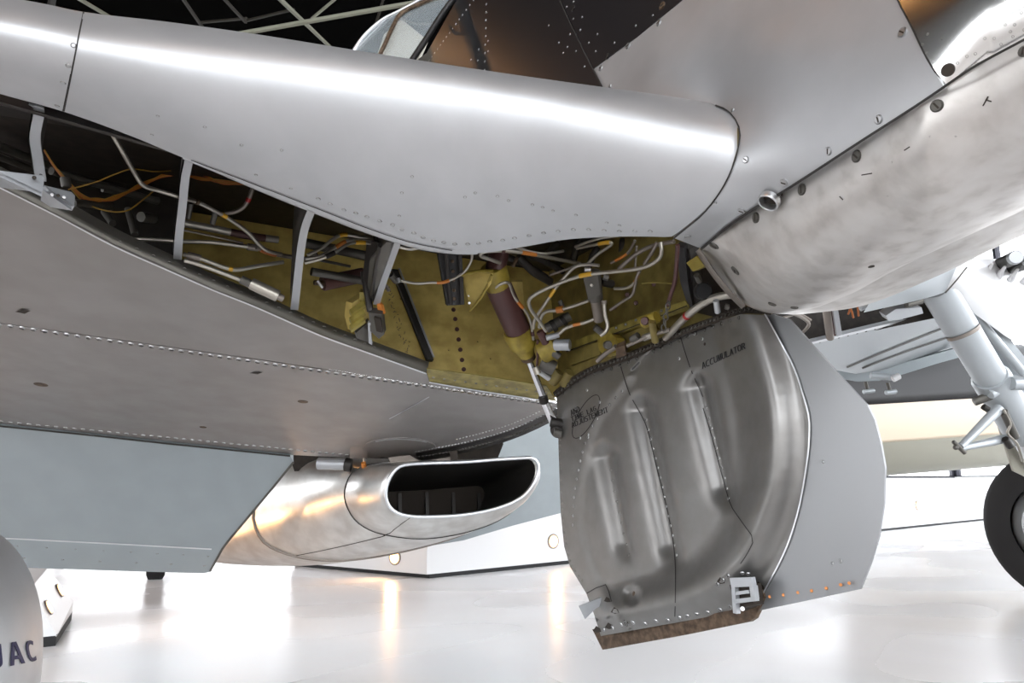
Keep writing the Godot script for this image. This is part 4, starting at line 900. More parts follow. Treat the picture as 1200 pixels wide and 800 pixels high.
	pipe([735, 405, 2.15, 760, 394, 2.1, 785, 386, 2.04], 2.4, M.pipe_dull, root); rod(740, 398, 2.14, 748, 393, 2.12, 5.0, M.fitting_gray, root, "coupling", -1.0, 6)
	pipe([700, 423, 2.35, 710, 414, 2.32, 722, 406, 2.28], 3.0, M.pipe_dull, root, [], "link"); plate([722, 408, 2.24, 732, 404, 2.22, 734, 416, 2.25, 722, 420, 2.26], 0.02, M.rust, root, "hinge_block")
	mb = MB.new(); sheet(mb, V([812, 300, 830, 308, 850, 335, 870, 356, 862, 364, 840, 372, 815, 366, 806, 340]), side.call(1.23), 30.0, 0.01); put(mb, "bay_end_panel", M.bay_dark, root)

# ---------------------------------------------------------------- the wheel bay door
func seg(q: Vector2, a: Vector2, b: Vector2) -> Vector2:     # (along 0..1, signed distance across)
	var ab := b - a; var t := (q - a).dot(ab) / ab.length_squared()
	return Vector2(t, (q - a).cross(ab) / ab.length())
func near_curve(q: Vector2, c: PackedVector2Array) -> float:   # signed distance, positive to the right of the curve
	var best := 1e9; var s := 1.0
	for i in c.size() - 1:
		var k := seg(q, c[i], c[i + 1]); var t := clampf(k.x, 0, 1); var d := q.distance_to(c[i].lerp(c[i + 1], t))
		if d < best: best = d; s = signf(-k.y)
	return best * s
var roll_curve: PackedVector2Array
func sstep(a: float, b: float, x: float) -> float:
	var t := clampf((x - a) / (b - a), 0, 1); return t * t * (3 - 2 * t)
func door_relief(x: float, y: float) -> float:
	var q := Vector2(x, y); var h := 0.0
	for b in [[703, 516, 733, 668, 26.0, 0.034], [745, 460, 787, 670, 28.0, 0.042], [812, 434, 850, 602, 28.0, 0.042]]:
		var k := seg(q, Vector2(b[0], b[1]), Vector2(b[2], b[3])); var L := Vector2(b[2] - b[0], b[3] - b[1]).length()
		var head := sstep(-0.02, 22.0 / L, k.x); var tail := 1.0 - sstep(1.0 - 34.0 / L, 1.02, k.x)
		var w: float = b[4] * (0.55 + 0.45 * head)
		var c := k.y / w
		var cross := exp(-pow((c - 0.3) / (0.6 if c < 0.3 else 0.3), 2.0))
		h -= b[5] * head * tail * cross * (1.0 - 0.3 * clampf(k.x, 0, 1))
	# the pan: the middle is pressed in, its rim rolls up at the right and along the bottom
	var r := near_curve(q, roll_curve)
	h += 0.044 * sstep(-46.0, -1.0, r) - 0.048 * sstep(-1.0, 36.0, r)
	# small dimple
	var dm := q.distance_to(Vector2(740, 698)); h -= 0.016 * (1.0 - sstep(3.0, 14.0, dm))
	# left edge of the pan
	var le := near_curve(q, left_curve); h += 0.008 * (1.0 - sstep(-2.0, 14.0, le))
	return h
var left_curve: PackedVector2Array
func door_at(x: float, y: float) -> Vector3:
	return on_side(x, y, 1.2 - door_relief(x, y))
func gear_door(root: Node) -> void:
	roll_curve = even(V([864, 350, 876, 375, 892, 422, 904, 470, 908, 515, 905, 562, 892, 605, 875, 642, 853, 670, 828, 690, 795, 704, 760, 714, 730, 720]), 36)
	left_curve = even(V([735, 440, 710, 470, 692, 500, 680, 545, 674, 590, 676, 625, 686, 660, 700, 690, 720, 715]), 26)
	for i in roll_curve.size() / 2:
		var t := roll_curve[i]; roll_curve[i] = roll_curve[roll_curve.size() - 1 - i]; roll_curve[roll_curve.size() - 1 - i] = t
	for i in left_curve.size() / 2:
		var t := left_curve[i]; left_curve[i] = left_curve[left_curve.size() - 1 - i]; left_curve[left_curve.size() - 1 - i] = t
	if near_curve(Vector2(960, 500), roll_curve) < 0: roll_curve.reverse()
	if near_curve(Vector2(760, 560), left_curve) < 0: left_curve.reverse()
	var outer := V([870, 372, 905, 368, 925, 374, 950, 402, 985, 441, 1016, 474, 1025, 492, 1032, 518, 1037, 548, 1036, 590, 1030, 628, 1020, 660, 1008, 690, 890, 715, 880, 700])
	var mb := MB.new(); sheet(mb, outer, func(x, y): return on_side(x, y, 1.205 + 0.02 * pow(clampf((x - 940) / 97.0, 0, 1), 2.0)), 16.0, 0.006)
	var o := put(mb, "gear_door", M.door_skin, root, "hanging wheel bay door, its smooth outer skin")
	var od := func(x, y): return on_side(x, y, 1.205 + 0.02 * pow(clampf((x - 940) / 97.0, 0, 1), 2.0))
	for q in [[902, 699], [918, 697], [935, 694], [951, 692], [968, 689], [985, 685], [995, 683]]: rod(q[0], q[1], dist_side(q[0], q[1], 1.2035), q[0] + 0.2, q[1], dist_side(q[0], q[1], 1.206), 2.0, M.band_orange, o, "screw", -1.0, 8)
	rivets(V([975, 660, 985, 657, 964, 541]), od, 2.4, M.rivet_metal, o, 0.4, "screw_row")
	mb = MB.new()
	var inner := V([652, 466, 668, 452, 690, 438, 728, 424, 765, 408, 800, 392, 835, 379, 868, 368, 896, 369, 914, 400, 931, 431, 941, 460, 948.5, 487, 949, 512, 947, 536, 940, 580, 931, 616, 917, 653, 903, 682, 889, 706, 880, 713, 800, 728, 704, 745, 697, 722, 687, 695, 668, 664, 661, 640, 657, 600, 655, 540, 654, 505])
	sheet(mb, inner, door_at, 3.2, 0.004)
	var pan := put(mb, "pressed_pan", M.door_gray, o, "pressed inner pan with three teardrop flutes")
	mb = MB.new(); ribbon(mb, V([896, 368, 914, 400, 931, 431, 941, 460, 948.5, 488, 949, 512, 947, 536, 940, 580, 931, 616, 917, 653, 889, 706]), door_at, 1.8, 0.002); put(mb, "bright_edge", M.edge, pan)
	for s in [[727, 426, 731, 440, 738, 461, 748, 480, 758, 500, 768, 540, 776, 572, 785, 610, 791, 650, 792, 690, 791, 722], [798, 395, 804, 415, 812, 438, 824, 465], [824, 478, 834, 510, 842, 540, 850, 570, 857, 592, 866, 606, 876, 620, 883, 632, 876, 648, 868, 660]]:
		mb = MB.new(); ribbon(mb, V(s), door_at, 1.1, 0.0012); put(mb, "joint", M.joint, pan)
	rivets(even(V([716, 550, 720, 575, 726, 600, 731, 625, 737, 650]), 9), door_at, 1.9, M.rivet_flush, pan, 0.6)
	rivets(even(V([757, 492, 764, 520, 772, 550, 779, 583, 787, 620, 793, 650]), 15), door_at, 2.1, M.rivet_metal, pan, 0.6)
	rivets(even(V([827, 478, 835, 505, 842, 535, 850, 562, 854, 584]), 10), door_at, 2.2, M.rivet_metal, pan, 0.6)
	rivets(even(V([729, 458, 717, 471, 700, 490, 691, 505, 684, 525, 678, 550, 673, 580, 671, 615]), 17), door_at, 1.9, M.rivet_metal, pan, 0.6)
	rivets(even(V([656, 515, 658, 570, 660, 610, 664, 640, 670, 662, 682, 680]), 26), door_at, 1.8, M.rivet_flush, pan, 0.6)
	rivets(V([708, 737, 718, 735, 728, 731, 742, 729, 756, 730, 769, 727, 783, 726, 797, 723, 806, 721, 817, 719, 830, 717, 844, 714, 856, 711]), door_at, 3.0, M.rivet_metal, pan, 0.6)
	rivets(V([841, 684, 847, 679, 853, 674, 870, 671, 877, 672]), door_at, 2.8, M.rivet_metal, pan, 0.6)
	rivets(even(V([660, 460, 685, 442, 728, 428, 765, 412, 800, 397, 835, 383, 866, 372]), 22), door_at, 2.6, M.fitting_gray, pan, 0.5)
	rivets(V([688, 457, 703, 471, 675, 478, 680, 513, 689, 512, 814, 391, 823, 397, 796, 420]), door_at, 2.2, M.rivet_metal, pan, 0.6, "screw_row")
	# oval inspection cover with its stencil
	var oval := []
	for k in 25:
		var a := TAU * k / 24.0; oval.append_array([687 + 13 * cos(a) + 9.5 * sin(a) , 488 - 5 * cos(a) - 25 * sin(a)])
	mb = MB.new(); ribbon(mb, V(oval), door_at, 0.9, 0.001, 48); put(mb, "cover_joint", M.joint, pan)
	stencil_line("AND", door_at, Vector2(670, 487), Vector2(681, 481.5), 6.5, M.stencil, pan, 0.2)
	stencil_line("TIME LAG", door_at, Vector2(670.5, 494), Vector2(700, 480.5), 5.6, M.stencil, pan, 0.2)
	stencil_line("ADJUSTEMENT", door_at, Vector2(671, 501), Vector2(714, 482), 6.0, M.stencil, pan, 0.2)
	stencil_line("ACCUMULATOR", door_at, Vector2(824, 432), Vector2(875.5, 407.5), 7.0, M.stencil, pan, 0.35)
	var hp := door_at(826, 403); var hn := facing(door_at, 826, 403); mb = MB.new(); mb.tube(PackedVector3Array([hp - hn * 0.001, hp + hn * 0.001]), 0.0042, 12); put(mb, "vent_hole", M.grime, pan)
	hp = door_at(743, 695); hn = facing(door_at, 743, 695); mb = MB.new(); mb.tube(PackedVector3Array([hp - hn * 0.002, hp + hn * 0.0015]), 0.0085, 12); put(mb, "vent_hole", M.rust, pan)
	# rusty bottom strip
	mb = MB.new(); sheet(mb, V([694, 737, 704, 741, 800, 726, 880, 710, 892, 690, 896, 699, 884, 724, 878, 728, 800, 744, 706, 761]), func(x, y): return on_side(x, y, 1.2), 14.0, 0.012); put(mb, "bottom_strip", M.rust, o, "rusty brown strip along the bottom edge")
	# grime at the hinge edge, under which the hinge knuckles sit
	mb = MB.new(); ribbon(mb, V([651, 463, 668, 449, 690, 435, 728, 421, 765, 405, 800, 389, 835, 376, 870, 364, 905, 365]), func(x, y): return on_side(x, y, 1.19), 8.0, 0.003); put(mb, "hinge", M.grime, o)
	var hy := func(x, y): return on_side(x, y, 1.187)
	rivets(even(V([651, 462, 690, 434, 728, 420, 765, 404, 800, 388, 835, 375, 870, 363, 905, 364]), 60), hy, 2.4, M.fitting_gray, o, 1.0, "hinge_knuckles")
	# latch pocket in the lower front corner
	var lp := func(x, y): return on_side(x, y, 1.155)
	mb = MB.new(); sheet(mb, V([855, 685, 880, 684, 883, 708, 863, 716]), func(x, y): return on_side(x, y, 1.168), 30.0, 0.03); var la := put(mb, "latch", M.grime, o)
	for s in [[855, 677, 880, 676, 882, 687, 857, 688], [860, 702, 884, 699, 885, 704, 861, 707], [857, 688, 861, 688, 863, 719, 859, 718], [878, 686, 883, 686, 885, 702, 880, 702], [862, 693, 877, 691, 878, 695, 862, 697]]:
		mb = MB.new(); sheet(mb, V(s), lp, 30.0, 0.012); put(mb, "latch_plate", M.rib_light, la)
	rod(870, 713, dist_side(870, 713, 1.15), 870.3, 713, dist_side(870, 713, 1.165), 2.6, M.rivet_metal, la, "screw")
	# bent tab on the lower left corner
	var d0 := dist_side(700, 705, 1.2)
	var tab := plate([679, 710, d0 - 0.09, 712, 697, d0 - 0.05, 714, 704, d0 - 0.05, 698, 713, d0 - 0.06, 686, 725, d0 - 0.09], 0.006, M.rib_light, o, "bent_tab")
	plate([712, 704, d0 - 0.05, 716, 705, d0 - 0.05, 702, 727, d0 - 0.02, 697, 724, d0 - 0.02], 0.004, M.rib_light, tab, "tab_leg")
	mb = MB.new(); ribbon(mb, V([688, 695, 700, 688, 713, 684, 714, 694, 717, 705]), door_at, 1.2, 0.0015, 0, false); put(mb, "joint", M.joint, pan)
	for q in [[712, 703, 4], [721, 716, 5], [733, 730, 4], [714, 734, 5], [700, 738, 5], [845, 681, 5], [890, 688, 7]]:
		mb = MB.new(); sheet(mb, V([q[0] - q[2], q[1] + 1, q[0] - 1, q[1] - q[2], q[0] + q[2] * 0.7, q[1] - 2, q[0] + q[2], q[1] + 2, q[0], q[1] + q[2] * 0.6]), func(x, y): return door_at(x, y) - PH * 0.0012, 20.0, 0.0); put(mb, "grime_mark", M.grime, pan)

# ---------------------------------------------------------------- radiator scoop
func ring_at(px: PackedVector2Array, dl: float, dr: float, n: int) -> PackedVector3Array:
	var r := PackedVector3Array(); var lo := 1e9; var hi := -1e9
	for q in px: lo = minf(lo, q.x); hi = maxf(hi, q.x)
	for q in even(px, n): r.append(W(q.x, q.y, lerpf(dl, dr, (q.x - lo) / (hi - lo))))
	return r
func scoop(root: Node) -> void:
	var lip := V([622, 536, 585, 538, 545, 541, 500, 542.5, 472, 545, 461, 553, 454, 566, 452, 581, 456, 593, 466, 601, 485, 605, 515, 605, 543, 603, 572, 598, 597, 590, 614, 580, 626, 565, 631, 551, 629, 540, 622, 536])
	var r1 := V([600, 540, 560, 542, 520, 541, 470, 541, 432, 545, 414, 553, 406, 567, 404, 583, 410, 600, 422, 614, 446, 625, 490, 631, 535, 626, 575, 614, 600, 599, 617, 580, 624, 562, 620, 549, 612, 542, 600, 540])
	var r2 := V([585, 545, 545, 546, 500, 545, 440, 537, 385, 533, 340, 536, 316, 560, 300, 588, 298, 612, 312, 637, 350, 652, 400, 656, 460, 648, 520, 633, 560, 617, 590, 598, 604, 577, 602, 560, 596, 550, 585, 545])
	var r3 := V([560, 552, 520, 552, 470, 550, 420, 540, 370, 536, 320, 545, 275, 585, 240, 630, 228, 650, 262, 660, 330, 663, 380, 661, 430, 654, 490, 641, 535, 625, 565, 605, 578, 585, 578, 570, 572, 558, 560, 552])
	var N := 73
	var a := ring_at(lip, 3.46, 3.76, N); var b := ring_at(r1, 3.75, 3.98, N); var c := ring_at(r2, 4.2, 4.34, N); var d := ring_at(r3, 4.7, 4.75, N)
	# front bowl from the rounded lip to the first joint
	var mid := Vector3.ZERO
	for p in a: mid += p / N
	var g := []; var inner := PackedVector3Array()
	for p in a: inner.append(p + (mid - p) * 0.025 + AX * 0.02)
	var mb := MB.new()
	var nose := PackedVector3Array(); var sh := PackedVector3Array()
	for i in N: nose.append(a[i] - AX * 0.018); sh.append(a[i].lerp(b[i], 0.1) + (a[i] - mid) * 0.03)
	g = [inner, nose.duplicate(), sh]
	for i in N: g[1][i] = a[i]
	for k in range(1, 8):
		var row := PackedVector3Array(); var t := k / 7.0
		for i in N: row.append(a[i].lerp(b[i], t) + (a[i] - mid) * 0.10 * sin(PI * t) * 0.8)
		if t > 0.2: g.append(row)
	mb.grid(g, mid - AX * 6 + PH * -2, true)
	var o := put(mb, "radiator_scoop", M.scoop_metal, root, "dull metal radiator air scoop under the belly")
	mb = MB.new(); mb.tube(a, 0.009, 8, false); put(mb, "scoop_lip", M.edge, o)
	g = []
	for k in 10:
		var t := k / 9.0; var row := PackedVector3Array()
		for i in N: row.append(b[i].lerp(c[i], t) + (b[i] - mid) * 0.03 * sin(PI * t))
		g.append(row)
	mb = MB.new(); mb.grid(g, mid - AX * 6, true); put(mb, "scoop_body", M.scoop_metal, o)
	g = []
	for k in 6:
		var row := PackedVector3Array()
		for i in N: row.append(c[i].lerp(d[i], k / 5.0))
		g.append(row)
	mb = MB.new(); mb.grid(g, mid - AX * 6, true); put(mb, "scoop_tail", M.scoop_metal, o)
	# duct inside
	g = []
	for q in [[0.02, 0.975], [0.1, 0.93], [0.3, 0.9], [0.7, 0.88]]:
		var row := PackedVector3Array()
		for p in a: row.append(mid + (p - mid) * q[1] + AX * q[0])
		g.append(row)
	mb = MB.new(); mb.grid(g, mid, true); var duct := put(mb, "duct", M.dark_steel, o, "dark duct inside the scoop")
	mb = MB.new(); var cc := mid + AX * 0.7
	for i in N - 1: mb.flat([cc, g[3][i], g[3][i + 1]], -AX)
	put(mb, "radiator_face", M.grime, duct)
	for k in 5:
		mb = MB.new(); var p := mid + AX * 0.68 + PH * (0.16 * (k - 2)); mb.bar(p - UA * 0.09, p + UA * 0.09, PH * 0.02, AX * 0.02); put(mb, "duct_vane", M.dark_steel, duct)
	# joints and straps round the body
	for q in [[b, 0.004, M.joint], [c, 0.011, M.pipe_dull]]:
		var ring := PackedVector3Array()
		for i in N: ring.append(q[0][i] + (q[0][i] - mid).normalized() * 0.001)
		mb = MB.new(); mb.tube(ring, q[1], 6, false); put(mb, "strap", q[2], o)
	var along := PackedVector3Array(); var i1 := 40
	for k in 12:
		var t := k / 11.0
		along.append((a[i1].lerp(b[i1], t * 3) + (a[i1] - mid) * 0.08 * sin(PI * t * 3) if t < 0.333 else b[i1].lerp(c[i1], (t - 0.333) * 1.5) + (b[i1] - mid) * 0.03 * sin(PI * (t - 0.333) * 1.5)))
	mb = MB.new(); mb.tube(along, 0.0025, 6); put(mb, "joint", M.joint, o)
	rivets(V([300, 610, 306, 622, 318, 628, 328, 636, 312, 600]), func(x, y): return W(x, y, 4.42), 1.6, M.joint, o, 0.5, "screw_row")
	# scratches and small doors on the shell
	for q in [[345, 556, 4.16, 352, 560], [362, 566, 4.1, 360, 576], [507, 632, 4.02, 516, 628], [300, 640, 4.5, 312, 637]]:
		pipe([q[0], q[1], q[2], (q[0] + q[3]) / 2.0, (q[1] + q[4]) / 2.0, q[2], q[3], q[4], q[2]], 1.2, M.grime, o, [], "dent_mark")
	mb = MB.new(); sheet(mb, V([338, 531, 420, 535, 490, 531, 530, 522, 580, 508, 590, 520, 580, 545, 345, 552]), func(x, y): return W(x, y, 4.05), 40.0, 0.03); put(mb, "gap_shade_filler", M.bay_dark, o)  # dark filler sheet, paints the shaded gap between wing and scoop
	# brackets between the wing and the scoop
	rod(372, 543, 3.8, 408, 544, 3.8, 7.0, M.rib_light, o, "mount"); rod(404, 544, 3.78, 412, 545, 3.78, 8.0, M.dark_steel, o, "mount_bush")
	rod(426, 522, 3.7, 427, 546, 3.72, 1.6, M.pipe, o, "drain_tube"); rod(426, 542, 3.7, 427, 549, 3.72, 3.0, M.band_orange, o, "drain_tip")
	var br := plate([455, 536, 3.66, 480, 533, 3.66, 488, 538, 3.66, 500, 543, 3.66, 495, 545, 3.66, 460, 548, 3.66], 0.03, M.pipe_dull, o, "mount_bracket")
	plate([498, 540, 3.7, 530, 535, 3.72, 534, 541, 3.72, 505, 544, 3.7], 0.03, M.pipe_dull, br, "shim")
	plate([527, 529, 3.6, 536, 527, 3.6, 536, 539, 3.6, 528, 541, 3.6], 0.02, M.grime, o, "hinge_stop")
	# round fairing plate on the wing's belly
	var disc := PackedVector2Array()
	for k in 36: disc.append(Vector2(468 + 43 * cos(TAU * k / 36.0), 523.5 + 11.5 * sin(TAU * k / 36.0)))
	mb = MB.new(); sheet(mb, disc, func(x, y): return wing_at(x, y) - UA * 0.006, 20.0, 0.008); put(mb, "round_fairing", M.underside, root)
	mb = MB.new(); ribbon(mb, V([440, 515, 450, 512.8, 468, 512, 486, 513, 500, 515.5]), func(x, y): return wing_at(x, y) - UA * 0.008, 1.4, 0.002); put(mb, "fairing_edge", M.edge, root)
	plate([410, 520, 3.55, 432, 518, 3.55, 430, 538, 3.72, 410, 537, 3.72], 0.02, M.underside, root, "fairing_block")

# ---------------------------------------------------------------- the far (left) side of the aeroplane
func left_side(root: Node) -> void:
	# far flap
	var f := Field.new(self, [500, 528, 4.0, 665, 470, 4.15, 600, 616, 4.0]); var fl := func(x, y): return f.at(x, y)
	var mb := MB.new(); sheet(mb, V([490, 530, 530, 523, 560, 516, 590, 507, 640, 486, 672, 470, 672, 597, 600, 616, 543, 633, 500, 640]), fl, 40.0, 0.05)
	put(mb, "far_flap", M.flap_gray, root, "pale grey flap of the far wing, seen beyond the scoop")
	# far wing's underside behind its own wheel bay
	var u := Field.new(self, [945, 402, 3.0, 1095, 368, 3.3, 1000, 438, 3.9]); var ua := func(x, y): return u.at(x, y)
	mb = MB.new(); sheet(mb, V([945, 402, 990, 391, 1040, 379, 1095, 366, 1130, 410, 1090, 420, 1040, 432, 1003, 438, 972, 432, 958, 415]), ua, 20.0, 0.02)
	var o := put(mb, "far_wing_skin", M.strut_gray, root, "underside of the far wing")
	mb = MB.new(); ribbon(mb, V([945, 403, 990, 392, 1040, 380, 1095, 367]), ua, 2.6, 0.003, 0, false); put(mb, "bright_edge", M.edge, o)
	rivets(world_row(Vector2(950, 403.5), Vector2(1085, 371.5), 14, ua), ua, 1.3, M.joint, o)
	for s in [[992, 430, 1040, 410, 1105, 384], [1010, 431, 1060, 412, 1110, 395]]:
		mb = MB.new(); ribbon(mb, V(s), ua, 2.2, 0.003); put(mb, "joint", M.fitting_gray, o)
	mb = MB.new(); sheet(mb, V([972, 432, 1003, 436, 1040, 430, 1120, 408, 1134, 416, 1098, 426, 1060, 438, 1030, 446, 1005, 447, 985, 443]), func(x, y): return W(x, y, 4.1), 30.0, 0.06); put(mb, "far_aileron", M.flap_gray, o)
	# launcher stubs and pylon fittings under the far wing
	rod(1020, 440, 3.9, 1046, 442, 3.9, 4.0, M.strut_gray, root, "pylon_fitting")
	for q in [[1014, 447, 1017, 457], [1040, 448, 1043, 458]]:
		var st := rod(q[0], q[1], 3.9, q[2], q[3], 3.9, 2.0, M.fitting_gray, root, "launcher_stub"); rod(q[2] - 5, q[3] + 2, 3.88, q[2] + 7, q[3] + 0.5, 3.9, 2.6, M.strut_gray, st, "foot")
	rod(1046, 444, 3.85, 1054, 440, 3.85, 4.0, M.white_paint, root, "pylon_fitting")
	# far wheel bay: dark box with its contents
	var bx := func(x, y): return W(x, y, 3.2)
	mb = MB.new(); sheet(mb, V([905, 362, 950, 350, 1000, 335, 1060, 310, 1100, 345, 1098, 372, 1040, 384, 950, 404, 925, 396]), bx, 60.0, 0.05); put(mb, "far_bay_wall", M.bay_dark, root)
	rod(967, 352, 2.8, 973, 396, 3.0, 4.5, M.pipe_dull, root, "conduit"); plate([975, 352, 2.75, 980, 350, 2.75, 987, 392, 2.95, 981, 394, 2.95], 0.02, M.rib_light, root, "far_rib"); plate([962, 355, 2.9, 980, 352, 2.85, 984, 392, 3.0, 968, 396, 3.05], 0.01, M.maroon, root, "far_rib_web")
	for q in [[990, 352, 1000, 372], [996, 348, 994, 368], [1000, 350, 1006, 370]]: pipe([q[0], q[1], 2.9, (q[0] + q[2]) / 2.0 + 2, (q[1] + q[3]) / 2.0, 2.92, q[2], q[3], 2.95], 1.2, M.wire_orange, root, [], "wire")
	pipe([925, 366, 2.6, 940, 372, 2.7, 948, 380, 2.75, 940, 390, 2.8], 2.0, M.pipe_dull, root); pipe([918, 372, 2.6, 936, 368, 2.7, 950, 375, 2.75], 1.6, M.pipe_dull, root)
	pipe([1008, 362, 2.75, 1022, 354, 2.75, 1034, 340, 2.75], 3.0, M.strut_gray, root, [], "duct_rim"); rod(1018, 352, 2.85, 1026, 345, 2.8, 9.0, M.grime, root, "duct")
	plate([1038, 370, 2.9, 1050, 362, 2.9, 1080, 360, 2.95, 1082, 367, 2.98, 1056, 374, 2.95, 1042, 376, 2.92], 0.05, M.rib_light, root, "uplock"); rod(1062, 357, 2.88, 1080, 352, 2.9, 4.0, M.fitting_gray, root, "uplock_arm")
	# far wing's leading edge, a curved skin
	mb = MB.new(); var g := []
	var top := even(V([1034, 330, 1060, 315, 1095, 296, 1126, 279, 1131, 290]), 20); var bot := even(V([1012, 366, 1035, 361, 1062, 355, 1090, 348, 1108, 342]), 20)
	for i in 20:
		var row := PackedVector3Array()
		for k in 13: var t := k / 12.0; var q := top[i].lerp(bot[i], t); row.append(W(q.x, q.y, lerpf(2.72, 2.95, i / 19.0) - 0.12 * sin(PI * pow(t, 0.8))))
		g.append(row)
	mb.grid(g, EYE); o = put(mb, "far_leading_edge", M.strut_gray, root, "white grey leading edge of the far wing")
	pipe([1081, 312, 2.74, 1084, 310, 2.74, 1087, 309, 2.74], 0.9, M.grime, o, [], "slot_mark")
	mb = MB.new(); g = []
	top = even(V([1126, 283, 1131, 298, 1150, 303, 1165, 303, 1185, 308, 1215, 312]), 20); bot = even(V([1106, 343, 1120, 352, 1140, 366, 1165, 384, 1185, 398, 1215, 412]), 20)
	for i in 20:
		var row := PackedVector3Array()
		for k in 13: var t := k / 12.0; var q := top[i].lerp(bot[i], t); row.append(W(q.x, q.y, lerpf(2.98, 3.6, i / 19.0) - 0.16 * sin(PI * pow(t, 0.7))))
		g.append(row)
	mb.grid(g, EYE); var le2 := put(mb, "far_leading_edge", M.white_paint, root, "white leading edge with gun fairings on the far wing")
	mb = MB.new(); mb.tube(path([1133, 313, 2.9, 1122, 327, 2.88, 1108, 343, 2.95]), 0.004, 6); put(mb, "joint", M.fitting_gray, le2)
	for q in [[1171, 310, 1191, 301], [1187, 314, 1209, 304]]:
		var gun := rod(q[0], q[1], 3.3, q[2], q[3], 3.0, 7.5, M.dark_steel, root, "gun_muzzle"); rod(q[2] - 3, q[3] + 1.4, 3.02, q[2], q[3], 2.99, 8.2, M.rib_light, gun, "muzzle_ring")
	for k in 4: rod(1154 + k * 15, 322 + k * 3, 3.2, 1163 + k * 15, 309 + k * 3, 3.12, 4.0, M.white_paint, le2, "gun_fairing", 1.5)
	far_gear(root)
	# tail wheel on the floor beyond the flap
	var c := on_floor(182, 678.5)
	mb = MB.new(); var hub := c + Vector3.UP * 0.13
	mb.tube(PackedVector3Array([hub - PH * 0.07, hub - PH * 0.055, hub + PH * 0.055, hub + PH * 0.07]), [0.1, 0.13, 0.13, 0.1], 28); o = put(mb, "tail_wheel", M.rubber, root, "black tail wheel tyre on the floor")
	for s in [-1, 1]: mb = MB.new(); mb.bar(hub + PH * 0.085 * s, hub + PH * 0.085 * s + Vector3.UP * 0.42, AX * 0.05, PH * 0.012, 0.003); put(mb, "fork", M.fitting_gray, o)
	mb = MB.new(); mb.box(hub + Vector3.UP * 0.5, PH * 0.1, Vector3.UP * 0.1, AX * 0.05, 0.01); put(mb, "fork_crown", M.fitting_gray, o)

